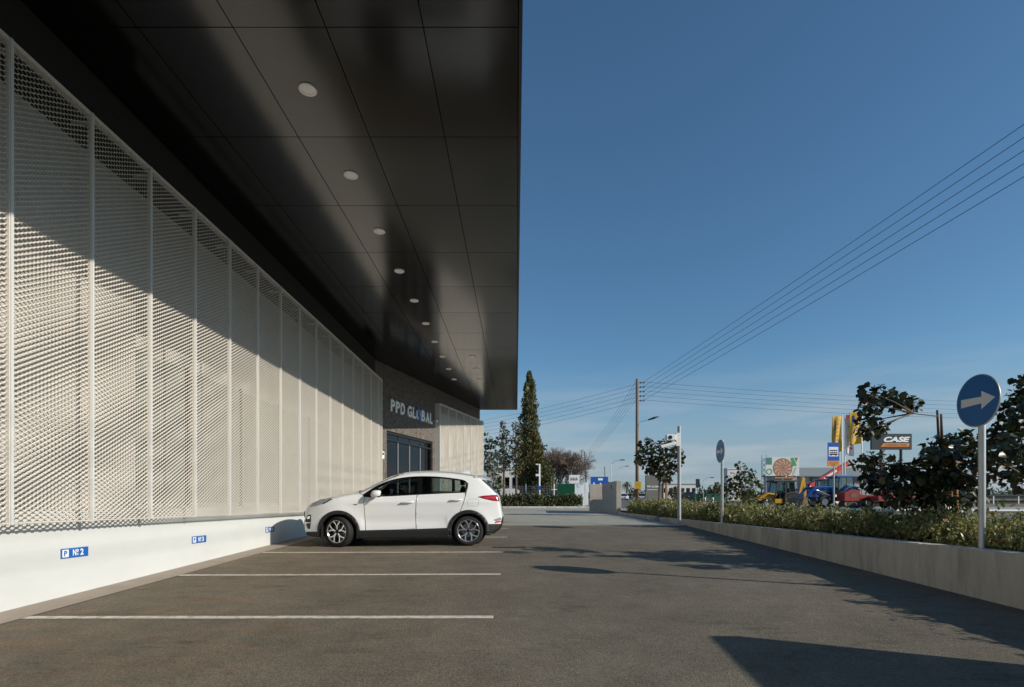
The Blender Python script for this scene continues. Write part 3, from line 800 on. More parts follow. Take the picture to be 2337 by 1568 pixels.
for sd in (1, -1):
    # fender with nose flank: silhouette FR + HOOD, door gap at u ~ .53
    fend = segs[0][6:-1] + segs[1][:-1] + [(.42, 1.108), (.485, 1.075), (.535, 1.03), (.515, .92), (.53, .70), (.545, SILLW), (.50, SILLW - .012)]
    fend += [p for p in arc(0, ARI, 4, 176, 28)] + [(-.40, .33), (-.62, .31)]
    lifted('fender', fend, 'car_white', car, side=sd)
    # roof side frame above the windows (A pillar, cant rail, C pillar, quarter)
    quarter_top = segs[2][:-1] + segs[3][:-1] + segs[4][:-1] + segs[5][:-9]
    arR = arc(WB, ARI, 6, 118, 22)
    cpil = [(.42, 1.108)] + segs[2][1:-1] + segs[3][:-1] + segs[4][:-1] + segs[5][:22] + [(3.36, .455), (3.05, .46)] + arR
    cpil += [(2.505, .735), (2.555, .86), (2.60, 1.00), (2.632, 1.122)] + [(2.662, 1.24), (2.672, 1.318)]
    cpil += [(p[0], p[1] + .006) for p in DLO_T[::-1][1:]] + [(.485, 1.083)]
    lifted('body_side', cpil, 'car_white', car, side=sd)
    fd = [(.545, 1.034), (.62, 1.030), (1.1, 1.050), (1.6, 1.076), (1.583 - G_, .95), (1.570 - G_, .66), (1.578 - G_, SILLW + .015), (.558, SILLW), (.540, .70), (.525, .92)]
    rd = [(1.6 + 2 * G_, 1.076), (2.1, 1.100), (2.612, 1.120), (2.588, 1.00), (2.543, .86), (2.493, .735)] + arc(WB, ARI + .004, 120, 162, 10) + [(2.28, .40), (2.20, SILLW + .035), (1.585 + G_, SILLW + .016), (1.577 + G_, .66), (1.59 + G_, .95)]
    d1 = lifted('door', fd, 'car_white', car, side=sd, rings=False)
    d2 = lifted('door', rd, 'car_white', car, side=sd, rings=False)
    for dd, hu, hw_ in ((d1, 1.41, .925), (d2, 2.41, .968)):
        s_ = float(Ssurf([(hu, hw_)])[0]); mb = MB()
        mb.tube([(hu - .135 - WB / 2, -sd * (s_ - .005), hw_ - .012), (hu - .11 - WB / 2, -sd * (s_ + .030), hw_ - .008), (hu + .08 - WB / 2, -sd * (s_ + .032), hw_ + .004), (hu + .125 - WB / 2, -sd * (s_ - .005), hw_ + .008)], [.010, .016, .019, .014], 10)
        mb.build('handle', M['car_white'], dd, smooth=True)
    # dark liner behind the shut lines
    lin_ = [(-.3, .5), (-.3, .9), (.42, 1.02), (.55, 1.02), (1.6, 1.07), (2.6, 1.11), (3.0, 1.1), (3.0, .6)] + arc(WB, ARI + .02, 25, 155, 14) + [(2.2, .36), (.5, .36)] + arc(0, ARI + .02, 15, 150, 14)
    lifted('liner', lin_, 'black_gap', car, off=-.014, side=sd, rings=False, step=.1)
    # window band: trim with panes
    def inset_poly(poly, d):
        n_ = len(poly); out = []
        for i in range(n_):
            a, b, c = Vector(poly[i - 1]), Vector(poly[i]), Vector(poly[(i + 1) % n_])
            t = ((b - a).normalized() + (c - b).normalized())
            if t.length < 1e-6: t = (c - b)
            t.normalize(); q = b + Vector((t.y, -t.x)) * d; out.append(tuple(q))
        return out
    inn = inset_poly(DLO, .022)
    g1 = cut(cut(inn, (.815, 0), (.815, 2), -1), (1.625, 0), (1.60, 2), 1)
    g2 = cut(cut(inn, (1.725, 0), (1.70, 2), -1), (2.325, 0), (2.325, 2), 1)
    g3 = cut(inn, (2.365, 0), (2.365, 2), -1)
    tr = lifted('window_trim', DLO, 'car_gloss_black', car, off=.002, holes=(g1, g2, g3), side=sd, rings=False)
    for g_ in (g1, g2, g3): lifted('window_pane', g_, 'car_glass', car, off=-.004, side=sd, rings=False, step=.08)
    # cladding: arches, sill, bumpers
    for nm, po in (('arch_trim', arc(0, ARO, 172, 8, 30) + [(.44, SILLW - .01), (.40, .17), (.35, .17)] + arc(0, ARI - .012, -6, 184, 30) + [(-.37, .20), (-.43, .23)]),
                   ('arch_trim', arc(WB, ARO, 166, 2, 30) + [(WB + .45, .30), (WB + .40, .26)] + arc(WB, ARI - .012, -10, 186, 30) + [(WB - .36, .17), (WB - .44, SILLW)])):
        lifted(nm, po, 'car_black', car, off=.012, side=sd, rings=False, step=.05, thick=.03)
    lifted('sill_trim', [(.41, .175), (.41, SILLW + .006), (.56, SILLW + .006), (1.58, SILLW + .022), (2.25, SILLW + .042), (2.26, .185)], 'car_black', car, off=.012, side=sd, rings=False, step=.06, thick=.03)
    lifted('bumper_trim', [(3.08, .27), (3.20, .255), (3.33, .33), (3.375, .455), (3.0, .462), (3.04, .36)], 'car_black', car, off=.002, side=sd, rings=False, thick=.02)
    lifted('bumper_trim', [(-.60, .215), (-.70, .26), (-.735, .315), (-.42, .325), (-.38, .21)], 'car_black', car, off=.002, side=sd, rings=False, thick=.02)
    lifted('headlamp', [(-.628, .835), (-.52, .915), (-.36, .985), (-.10, 1.030), (-.13, .985), (-.30, .905), (-.46, .850)], 'lamp_grey', car, off=.005, side=sd, rings=True)
    lifted('headlamp_bezel', [(-.33, .90), (-.14, 1.0), (-.12, .985), (-.29, .893)], 'car_gloss_black', car, off=.008, side=sd, rings=False)
    v_ = lifted('fog_vent', [(-.715, .55), (-.64, .665), (-.575, .675), (-.575, .52), (-.60, .375), (-.65, .38), (-.70, .50)], 'car_black', car, off=.006, side=sd, rings=False, thick=.02)
    lifted('fog_lamp', [(-.665, .60), (-.63, .64), (-.595, .64), (-.60, .59), (-.655, .575)], 'chrome', car, off=.009, side=sd, rings=False)
    lifted('fog_trim', [(-.70, .505), (-.58, .52), (-.58, .50), (-.70, .485)], 'chrome', car, off=.010, side=sd, rings=False)
    tl_ = lifted('tail_lamp', [(2.86, 1.032), (2.98, 1.058), (3.28, 1.074), (3.312, 1.02), (3.328, .935), (3.20, .945), (3.02, .985)], 'tail_red', car, off=.006, side=sd, rings=True, thick=.015)
    lifted('lamp_core', [(3.00, 1.020), (3.26, 1.030), (3.27, 1.008), (3.04, 1.000)], 'reflector_red', car, off=.0075, side=sd, rings=False)
    lifted('reflector', [(3.22, .475), (3.365, .49), (3.38, .52), (3.25, .515)], 'reflector_red', car, off=.005, side=sd, rings=True, thick=.01)
    lifted('rear_vent', [(3.20, .545), (3.36, .60), (3.375, .53), (3.24, .525)], 'lamp_grey', car, off=.004, side=sd, rings=True, thick=.01)
    lifted('fender_badge', [(.30, .885), (.40, .895), (.38, .872), (.345, .865)], 'chrome', car, off=.004, side=sd, rings=False)
    # fuel flap groove
    if sd == 1:
        a = [(2.66, .845), (2.86, .835), (2.88, .86), (2.885, .965), (2.865, .985), (2.67, .985), (2.655, .96), (2.65, .87)]
        L = dens(a + [a[0]], .03, False); s_ = Ssurf(L); mb = MB()
        mb.tube([(p[0] - WB / 2, -(h - .0005), p[1]) for p, h in zip(L, s_)], .0028, 5, cap=False); mb.build('fuel_flap', M['lamp_grey'], car)
    # mirror
    mu_, mw_ = .78, 1.105; ms_ = float(S0(np.array([mu_]), np.array([1.08]))[0])
    mb = MB(); n1, n2 = 16, 12; vs = []
    for i in range(n2 + 1):
        th = math.pi * i / n2
        for k in range(n1):
            ph_ = 2 * math.pi * k / n1
            sx_ = math.copysign(abs(math.cos(ph_)) ** .7, math.cos(ph_)); sz_ = math.copysign(abs(math.sin(ph_)) ** .7, math.sin(ph_))
            vs.append((mu_ - WB / 2 + .10 * sx_ * math.sin(th) + .02 * sz_, -sd * (ms_ + .115 + .105 * math.cos(th)), mw_ + .075 * sz_ * math.sin(th)))
    mb.add(vs, [(i * n1 + k, i * n1 + (k + 1) % n1, (i + 1) * n1 + (k + 1) % n1, (i + 1) * n1 + k) for i in range(n2) for k in range(n1)])
    mo = mb.build('mirror', M['car_white'], car, smooth=True)
    mb = MB(); mb.tube([(mu_ - .06 - WB / 2, -sd * (ms_ - .02), 1.045), (mu_ - .01 - WB / 2, -sd * (ms_ + .09), 1.055)], .022, 8); mb.tube([(mu_ - .07 - WB / 2, -sd * (ms_ + .02), 1.048), (mu_ + .08 - WB / 2, -sd * (ms_ + .19), 1.045)], .016, 8); mb.build('mirror_arm', M['car_black'], mo)
    # roof rail
    L = dens(crom([(1.28, 1.495), (1.40, 1.530), (1.85, 1.560), (2.25, 1.545), (2.60, 1.505), (2.86, 1.455)], 4), .08, False)
    hs_ = S0(np.array([p[0] for p in L]), np.array([p[1] for p in L])); mb = MB()
    mb.tube([(p[0] - WB / 2, -sd * (h - .075), p[1] + .012) for p, h in zip(L, hs_)], .013, 8); mb.build('roof_rail', M['grey_paint'], car, smooth=True)
# surfaces across the car
cap_strip('front_bumper', FR_ := segs[0], 'car_white', car, (-.10, -.13), (0, .02), pw_=2.4)
cap_strip('bonnet', segs[1], 'car_white', car, (-.13, -.10), (.02, .05), pw_=2.6)
ws = cap_strip('windscreen', segs[2], 'car_glass', car, (-.12, -.05), (.02, .05), pw_=2.2, inset=.055)
cap_strip('roof', segs[3], 'car_white', car, (-.05, .05), (.05, .05), pw_=2.2, thick=.02)
cap_strip('rear_window', segs[4], 'car_glass', car, (.05, .06), (.03, .02), inset=.10, pw_=2.2)
cap_strip('tailgate', segs[5][:22], 'car_white', car, (.06, .08), (0.01, 0), pw_=2.4)
cap_strip('rear_bumper', segs[5][21:], 'car_black', car, (.08, .05), (0, 0), pw_=2.4)
cap_strip('rear_plate', [(3.345, .80), (3.372, .68)], 'car_black', car, (.088, .088), (0, 0), inset=.70, pw_=2.4)
mb = MB()                                                    # spoiler lip over the rear window
for s_ in (1,):
    vs = []
    for (u, w_) in ((2.80, 1.462), (2.95, 1.448), (3.13, 1.398), (3.125, 1.385), (3.0, 1.385), (2.88, 1.40)):
        h = .70 if u < 3 else .64
        for t in np.linspace(-1, 1, 11): vs.append((u + .07 * (1 - t * t) - WB / 2, t * h, w_ + .045 * (1 - t * t)))
    mb.add(vs, [(i * 11 + k, ((i + 1) % 6) * 11 + k, ((i + 1) % 6) * 11 + k + 1, i * 11 + k + 1) for i in range(6) for k in range(10)] + [tuple(i * 11 for i in range(6)), tuple(i * 11 + 10 for i in range(5, -1, -1))])
mb.build('spoiler', M['car_white'], car, angle=50)
mb = MB(); mb.prism([(2.50, 1.55), (2.72, 1.53), (2.70, 1.585), (2.66, 1.59)], -.02, .02, lambda p, q, t: Vector((p - WB / 2, t, q))); mb.build('antenna_fin', M['car_white'], car, bevel=.008)
mb = MB(); mb.box(-.775 - WB / 2, -.76 - WB / 2, -.26, .26, .43, .54); mb.build('front_plate', M['sign_white'], car)
mb = MB(); mb.box(-.815 - WB / 2, -.78 - WB / 2, -.42, .42, .60, .72); mb.build('grille', M['car_gloss_black'], car)
# underside, wheel wells, cabin
mb = MB(); mb.box(-.5 - WB / 2, 3.15 - WB / 2, -.52, .52, .19, .40); mb.box(.47 - WB / 2, 2.2 - WB / 2, -.84, .84, .19, .45); mb.box(3.0 - WB / 2, 3.2 - WB / 2, -.8, .8, .28, .5); mb.build('underbody', M['black_gap'], car)
mb = MB(); mb.box(.42 - WB / 2, 3.0 - WB / 2, -.80, .80, .66, .72); mb.box(-.2 - WB / 2, .42 - WB / 2, -.6, .6, .4, .95); mb.prism([(.45, .7), (.45, 1.05), (.80, 1.03), (.92, .95), (.92, .7)], -.78, .78, lambda p, q, t: Vector((p - WB / 2, t, q))); mb.build('dashboard', M['seat'], car)
for (su, sv) in ((1.45, .38), (1.45, -.38), (2.30, .42), (2.30, -.42), (2.30, 0)):
    mb = MB(); f = lambda p, q, t: Vector((su + p - WB / 2, sv + t, q))
    mb.prism([(-.40, .72), (-.38, .86), (.10, .84), (.22, 1.25), (.30, 1.26), (.34, .8), (.2, .72)], -.22, .22, f); mb.prism([(.20, 1.27), (.19, 1.43), (.27, 1.44), (.31, 1.28)], -.11, .11, f)
    mb.build('seat', M['seat'], car, bevel=.03)
mb = MB(); mb.tube([(1.03 + .05 * math.cos(a) - WB / 2, -.38 + .18 * math.sin(a), .98 + .18 * math.cos(a)) for a in np.linspace(0, 6.2832, 21)], .015, 6, cap=False); mb.build('steering_wheel', M['seat'], car)
mb = MB(); mb.tube([(3.05 - WB / 2, -.55, .24), (3.26 - WB / 2, -.55, .25)], .03, 12); mb.build('exhaust', M['chrome'], car)
# wheels
def wheel(parent, u, sd, steer):
    wv = -sd * .785
    Mx = Matrix.Translation((u - WB / 2, wv, RW)) @ Matrix.Rotation(steer, 4, 'Z') @ Matrix.Rotation(R(-90 * sd) if False else 0, 4, 'X')
    f = lambda a, b, h: Mx @ Vector((a, -sd * h, b))
    mb = MB(); mb.lathe([(.222, .085), (.232, .108), (.250, .116), (.285, .112), (.312, .095), (.322, .065), (.323, .02), (.320, .018), (.320, .006), (.323, .004), (.323, -.055), (.322, -.065), (.312, -.095), (.285, -.112), (.225, -.108), (.21, 0), (.222, .085)], f, 56)
    ty = mb.build('wheel', M['rubber'], parent, smooth=True)
    mb = MB(); mb.lathe([(.234, .098), (.237, .108), (.230, .112), (.218, .100), (.205, .04), (.20, -.09)], f, 48); mb.build('rim', M['alloy'], ty, smooth=True)
    mb = MB(); mb.lathe([(0, -.02), (.15, -.02), (.15, .01), (.0, .012)], f, 32); mb.build('brake_disc', M['disc'], ty)
    mb = MB(); mb.lathe([(.205, -.03), (0, -.045)], f, 32); mb.build('hub_back', M['alloy_dark'], ty)
    for k in range(5):
        a = 2 * math.pi * k / 5 + .31; mb = MB()
        def q(r_, t_, h_): an = a + t_; return f(r_ * math.cos(an), r_ * math.sin(an), h_)
        for sgn_ in (1, -1):                                     # twin spoke splitting towards the rim
            t1 = sgn_ * .10; t2 = sgn_ * .34
            poly = [(.04, t1 - .25), (.04, t1 + .25), (.13, t1 + .10), (.222, t2 + .075), (.222, t2 - .075), (.13, t1 - .10)]
            vs = [q(r_, t_, .084 + .018 * r_ / .22 + .0004 * sgn_) for r_, t_ in poly] + [q(r_, t_, .045) for r_, t_ in poly]
            mb.add(vs, [(0, 1, 2, 5), (5, 2, 3, 4)] + [(i, (i + 1) % 6, 6 + (i + 1) % 6, 6 + i) for i in range(6)])
        mb.build('spoke', M['alloy'], ty, bevel=.003)
        mb = MB(); mb.add([q(r_, t_, .078) for r_, t_ in ((.10, -.07), (.10, .07), (.215, .20), (.215, -.20))], [(0, 1, 2, 3)]); mb.build('spoke_insert', M['alloy_dark'], ty)
    mb = MB(); mb.lathe([(.0, .100), (.030, .099), (.036, .088), (.036, .05)], f, 20); mb.build('hub_cap', M['alloy_dark'], ty, smooth=True)
for sd in (1, -1):
    wheel(car, 0, sd, R(-24)); wheel(car, WB, sd, 0)
    for cu in (0, WB):                                       # wheel well liners
        mb = MB(); mb.tube([(cu - WB / 2, -sd * .50, CW + .02), (cu - WB / 2, -sd * .52, CW + .02)], .40, 24)
        a_ = arc(cu, ARI + .01, -5, 185, 20)
        vs = [(p[0] - WB / 2, -sd * y, p[1]) for y in (.50, .885) for p in a_]; n_ = len(a_)
        mb.add(vs, [(i, i + 1, n_ + i + 1, n_ + i) for i in range(n_ - 1)])
        mb.build('wheel_well', M['black_gap'], car)
    mb = MB(); mb.box(-.345 - WB / 2, -.33 - WB / 2, -sd * .90 if sd > 0 else .72, -sd * .72 if sd > 0 else .90, .14, .46); mb.build('mud_flap', M['car_black'], car)

# ================================================================ signs, poles, wires
ADJ = {}
def arrow_sign(y, xpole, xdisc, ytop, label):
    X = (xpole - VX) * y / FPX; Xd = X - .048; H = CAMZ + (HY - ytop) * y / FPX
    o = thing('arrow_sign', label, 'sign', (X, y, .735), 0, 'round blue arrow signs')
    mb = MB(); mb.tube([(0, 0, -.1), (0, 0, H - .735 + .29)], .036, 16); mb.build('pole', M['galv'], o, angle=40)
    f = lambda a, b, h: Vector((-.048 + h, a, H - .735 + b))
    mb = MB(); mb.lathe([(0, .008), (.298, .008), (.305, .004), (.305, -.004), (.298, -.006), (0, -.006)], f, 48); d = mb.build('disc', M['galv'], o, angle=35)
    mb = MB(); mb.lathe([(0, -.0075), (.292, -.0075)], f, 48); mb.build('face', M['sign_blue'], d)
    poly = [(.23, -.05), (.23, .05), (-.06, .038), (-.06, .105), (-.245, 0), (-.06, -.105), (-.06, -.038)]
    mb = MB(); mb.prism(poly, -.0085, -.0100, lambda p, q, t: f(p, q, t)); mb.build('arrow', M['sign_white'], d)
    mb = MB(); mb.box(-.05, .04, -.045, .045, H - .735 + .10, H - .735 + .14); mb.box(-.05, .04, -.045, .045, H - .735 - .14, H - .735 - .10); mb.build('clamp', M['galv'], o)
    return o
arrow_sign(6.43, 2241, 2229, 915, 'large round blue right-arrow sign on a steel pole, nearest the camera')
arrow_sign(14.6, 1648, 1640, 1030, 'round blue right-arrow sign farther along the hedge, seen edge-on')

# CCTV pole in front of the planter wall
o = thing('camera_pole', 'white metal pole carrying two cameras in front of the planter wall', 'pole', (5.03, 17.1, lot(17.1)))
mb = MB(); mb.box(-.16, .16, -.16, .16, 0, .02); mb.build('base_plate', M['galv'], o)
mb = MB(); mb.tube([(0, 0, .02), (0, 0, 3.06)], .055, 16); mb.build('pole', M['grey_paint'], o, angle=40)
mb = MB(); mb.box(-.30, -.05, -.05, .05, 2.70, 2.76); mb.box(-.11, .0, -.07, .07, 2.45, 2.85); mb.build('bracket', M['white_plastic'], o)
mb = MB(); mb.box(-.42, -.12, -.10, .08, 2.62, 2.80); cb = mb.build('camera', M['white_plastic'], o, bevel=.02)
mb = MB(); mb.tube([(-.30, -.10, 2.71), (-.30, -.112, 2.71)], .06, 16); mb.build('lens', M['car_gloss_black'], cb)
mb = MB(); Mx = Matrix.Translation((-.27, 0, 2.50)) @ Matrix.Rotation(R(-14), 4, 'Y'); mb.box(-.32, .16, -.07, .07, -.05, .05, Mx); cb = mb.build('camera', M['white_plastic'], o, bevel=.02)
mb = MB(); mb.box(-.335, -.32, -.05, .05, -.035, .035, Mx); mb.build('lens', M['car_gloss_black'], cb)

# utility poles and wires
def upole(x, y, H, label, r_=.14, lean=0., arms=True):
    z0 = gz(x, y); o = thing('utility_pole', label, 'utility pole', (x, y, z0), 0, 'wooden utility poles')
    mb = MB(); mb.tube([(0, 0, -.2), (lean * .5, 0, H / 2), (lean, 0, H)], r_, 12, r_ * .72); mb.build('shaft', M['wood_pole'], o, smooth=True)
    if arms:
        for k in range(5):
            z = H - .28 - k * .34
            mb = MB(); mb.tube([(lean, 0, z), (lean + .55, 0, z)], .018, 6); mb.build('crossarm', M['steel_dark'], o)
            for q in (.28, .52):
                mb = MB(); mb.lathe([(.0, -.07), (.05, -.06), (.035, -.01), (.055, .02), (.03, .07), (0, .08)], lambda a, b, h: Vector((lean + q + a, b, z + h)), 10); mb.build('insulator', M['porcelain'], o, smooth=True)
    return o
PY = 42.0; P0 = at(1454, 865, PY)
upole(P0.x, PY, P0.z - gz(P0.x, PY), 'tall wooden utility pole where four wire runs meet, yellow sign on it')
P1 = at(1340, 1031, 109); upole(P1.x, 109, P1.z - gz(P1.x, 109), 'leaning wooden utility pole beside the blue road sign', .17, -.5, False)
P2 = at(1383, 1065, 154); upole(P2.x, 154, P2.z - gz(P2.x, 154), 'farthest utility pole, thin above the gate slabs', .16, -.4, False)
P3 = Vector((16.6, -8, P0.z + 2.4)); upole(P3.x, P3.y, P3.z - street(-8), 'wooden utility pole beyond the right edge carrying the near wires', .14, 0, True)
P4 = Vector((60, 53, P0.z + .2)); upole(P4.x, P4.y, P0.z + .2 - street(53), 'utility pole beyond the right edge carrying the long level wires', .14, 0, True)
P5 = Vector((-16, 72, P0.z + .2)); upole(P5.x, P5.y, P0.z + .2 - lot(72), 'utility pole hidden behind the building carrying the left wires', .14, 0, True)
ordn = ['topmost', 'second', 'third', 'fourth', 'lowest']
def wires(A, B, sag, text, n_=5, ra=.010, dx=.5, dxb=.5, sp=.34, spb=.34):
    for k in range(n_):
        a = A + Vector((dx, 0, -.22 - sp * k)); b = B + Vector((dxb, 0, -.22 - spb * k)); pts = []
        for i in range(25):
            t = i / 24; p = a.lerp(b, t); p.z -= sag * (1 + .05 * k) * 4 * t * (1 - t); pts.append(p)
        mb = MB(); mb.tube(pts, ra, 5, cap=False)
        tag(mb.build('overhead_wire', M['wire']), '%s of the five overhead wires %s' % (ordn[k], text), 'wire', 'overhead power wires')
wires(P0, P3, .25, 'climbing from the tall pole to the upper right')
wires(P0, P4, .45, 'running level from the tall pole rightwards', ra=.010)
wires(P0, P5, .7, 'running left behind the cypress', ra=.010)
wires(P0, P1, .5, 'descending to the leaning pole', ra=.010, dx=-.1, dxb=-.5)
# lamp on the tall pole + yellow sign
o = thing('street_lamp', 'small lamp head on a thin arm of the tall utility pole', 'lamp', (P0.x, PY, P0.z - 3.25))
mb = MB(); mb.tube([(.1, 0, -.05), (.9, -.4, .15)], .018, 6); mb.build('arm', M['galv'], o)
mb = MB(); mb.tube([(.75, -.35, .10), (1.15, -.5, .22), (1.5, -.65, .32)], [.05, .085, .03], 8); mb.build('lamp_head', M['steel_dark'], o, smooth=True)
q = at(1456, 1107, PY - .2)
o = thing('yellow_notice', 'yellow warning notice fixed to the tall wooden pole', 'sign', tuple(q))
mb = MB(); mb.box(-.27, .27, 0, .02, -.28, .26); mb.build('panel', M['yellow'], o); mb = MB()
for k in range(4): mb.box(-.18, .17 - .05 * (k % 2), -.004, -.001, .14 - .1 * k, .17 - .1 * k)
mb.build('print', M['stake'], o)
# far street lamps
for (px, y, pt, hd, tx) in ((1395, 120, 1050, 1, 'slim street lamp with bent arm behind the gate slabs'), (1412, 160, 1064, 1, 'small distant street lamp right of the bent-arm lamp'), (1322, 140, 1060, 1, 'distant street lamp between the bare tree and leaning pole'), (1605, 150, 1090, 1, 'distant street lamp over the green bins')):
    p = at(px, pt, y); z0 = gz(p.x, y); o = thing('street_lamp', tx, 'lamp', (p.x, y, z0), 0, 'distant street lamps'); H = p.z - z0
    mb = MB(); mb.tube([(0, 0, 0), (0, 0, H - .9)], .07, 6); mb.build('pole', M['galv'], o)
    mb = MB(); mb.tube([(0, 0, H - .9), (.8 * hd, 0, H - .15), (2.2 * hd, 0, H)], .05, 6); mb.build('arm', M['galv'], o)
    mb = MB(); mb.tube([(1.9 * hd, 0, H), (2.9 * hd, 0, H + .05)], .13, 6); mb.build('lamp_head', M['steel_dark'], o)

# grey totem
a, b = at(1473, 1085, 32), at(1508, 1140, 32)
o = thing('totem_sign', 'grey rectangular company sign behind the hedge, left of the staked tree', 'sign', ((a.x + b.x) / 2, 32, street(32)))
hx = (b.x - a.x) / 2; H = a.z - street(32)
mb = MB(); mb.box(-hx, hx, -.10, .10, 0, H); mb.build('panel', M['totem'], o, bevel=.01)
letter('lettering', 'PPD GLOBAL', .10, hx * 1.72, .02, 'letter_face', o, (-hx * .86, -.103, H - .70), (1, 0, 0), .03)
mb = MB(); mb.box(-hx * .8, hx * .5, -.108, -.101, H - .84, H - .815); mb.build('rule', M['letter_face'], o)

# bus stop
a = at(1902, 1010, 40)
o = thing('bus_stop_sign', 'blue and orange bus stop sign on a steel pole', 'sign', (a.x, 40, street(40)))
H = a.z - street(40)
mb = MB(); mb.tube([(.07, .06, 0), (.07, .06, H - .1)], .05, 10); mb.build('pole', M['galv'], o, angle=40)
mb = MB(); mb.box(-.41, .43, 0, .03, H - 1.31, H); p_ = mb.build('panel', M['blue_paint'], o)
mb = MB(); mb.box(-.33, .35, -.006, -.001, H - 1.0, H - .32); mb.build('white_field', M['sign_white'], p_)
mb = MB(); mb.box(-.26, .28, -.012, -.007, H - .60, H - .53); mb.box(-.26, .28, -.012, -.007, H - .76, H - .70)
mb.prism([(-.28, .80), (.30, .80), (.30, .90), (-.28, .90)], -.012, -.007, lambda p, q, t: Vector((p, t, H - q)))
for k in range(4): mb.box(-.26 + k * .17, -.24 + k * .17, -.012, -.007, H - .70, H - .60)
for k in (-.16, .18): mb.tube([(k, -.007, H - .90), (k, -.013, H - .90)], .05, 12)
mb.build('bus_symbol', M['frame_dark'], p_)
mb = MB(); mb.box(-.44, .44, -.002, .03, H - 1.72, H - 1.315); q_ = mb.build('route_panel', M['orange'], o)
mb = MB(); mb.box(-.28, .30, -.006, -.003, H - 1.44, H - 1.41); mb.build('print', M['stake'], q_); mb = MB(); mb.box(-.34, .34, -.006, -.003, H - 1.53, H - 1.50); mb.build('print', M['stake'], q_)
letter('number', '158', .11, .28, .004, 'stake', q_, (-.14, -.004, H - 1.68), (1, 0, 0), .02)

# ================================================================ vegetation
def leafmesh(name, C, ax, nr, size, wid=.62, cup=.12):
    C = np.asarray(C, float); n_ = len(C)
    ax = ax / np.linalg.norm(ax, axis=1, keepdims=True); sd = np.cross(ax, nr); sd /= (np.linalg.norm(sd, axis=1, keepdims=True) + 1e-9); nn = np.cross(sd, ax)
    size = np.broadcast_to(np.asarray(size, float), (n_,))[:, None]
    sh = [(0, 0, 0), (-.5, .30, cup), (-.42, .72, cup), (0, 1.0, -.04), (.42, .72, cup), (.5, .30, cup)]
    V = np.zeros((n_, 6, 3))
    for k, (a, b, c) in enumerate(sh): V[:, k] = C + size * (sd * a * wid * 1.0 + ax * (b - .5) + nn * c)
    i0 = np.arange(n_) * 6
    F = np.concatenate([np.stack([i0, i0 + 3, i0 + 2, i0 + 1], 1), np.stack([i0, i0 + 5, i0 + 4, i0 + 3], 1)])
    return mesh_np(name, V.reshape(-1, 3), F)
def rvec(n_): v = rng.normal(size=(n_, 3)); return v / np.linalg.norm(v, axis=1, keepdims=True)
def ball(n_, c, r_, inner=.35):
    v = rvec(n_); rad = r_ * (inner + (1 - inner) * rng.random(n_) ** .6)
    return np.asarray(c) + v * rad[:, None], v

def clump_tree(name, label, cat, base, clumps, lsize, dens_, lm, bm_, trunk_r=.05, fork=None, stakes=0, group=None, wid=.8, droop=.5, squash=.85, extra=None, hub=None):
    """clumps: (Vector centre world, radius)"""
    base = Vector(base); o = thing(name, label, cat, tuple(base), 0, group)
    fork = fork or base.lerp(clumps[0][0], .55)
    f_ = fork - base
    mb = MB(); mid = f_ * .5 + Vector((random.uniform(-.05, .05), random.uniform(-.05, .05), 0))
    mb.tube([(0, 0, -.1), mid, f_], trunk_r, 8, trunk_r * .75); mb.build('trunk', M[bm_], o, smooth=True)
    mb = MB(); C = []; A = []; N = []; S = []
    for (c, r_) in clumps:
        c = Vector(c) - base; f0 = f_
        if hub and (c + base).z > hub[1]: f0 = hub[0] - base
        k = f0.lerp(c, .5) + Vector((random.uniform(-.1, .1), random.uniform(-.1, .1), random.uniform(0, .12))) * r_ * 2
        mb.tube([f0, k, c], trunk_r * .30, 5, trunk_r * .10)
        for _ in range(6):
            e_ = c + Vector(tuple(rvec(1)[0])) * r_ * .8; mb.tube([c.lerp(k, .2), e_], trunk_r * .10, 4, trunk_r * .05)
        n_ = max(8, int(dens_ * (r_ / lsize) ** 2)); p, v = ball(n_, tuple(c), r_); p[:, 2] = c.z + (p[:, 2] - c.z) * squash
        ax = v + rng.normal(size=(n_, 3)) * .7; ax[:, 2] -= droop; nr = rng.normal(size=(n_, 3)) * .6; nr[:, 2] += 1.0; nr += v * .5
        C.append(p); A.append(ax); N.append(nr); S.append(lsize * rng.uniform(.45, 1.3, n_))
    if extra: extra(mb, base)
    mb.build('limbs', M[bm_], o, smooth=True)
    link('crown', leafmesh('crown', np.concatenate(C), np.concatenate(A), np.concatenate(N), np.concatenate(S), wid), o, M[lm])
    for k in range(stakes):
        an = k * 2.3 + .4; mb = MB(); dx, dy = .22 * math.cos(an), .22 * math.sin(an)
        mb.tube([(dx, dy, -.15), (dx * .8, dy * .8, min(1.7, f_.z + .25))], .032, 7); mb.build('stake', M['stake'], o, smooth=True)
    return o

def px_clumps(lst, y, jit=.25):
    return [(at(px, py, y + random.uniform(-jit, jit)), r_ * y / FPX) for (px, py, r_) in lst]
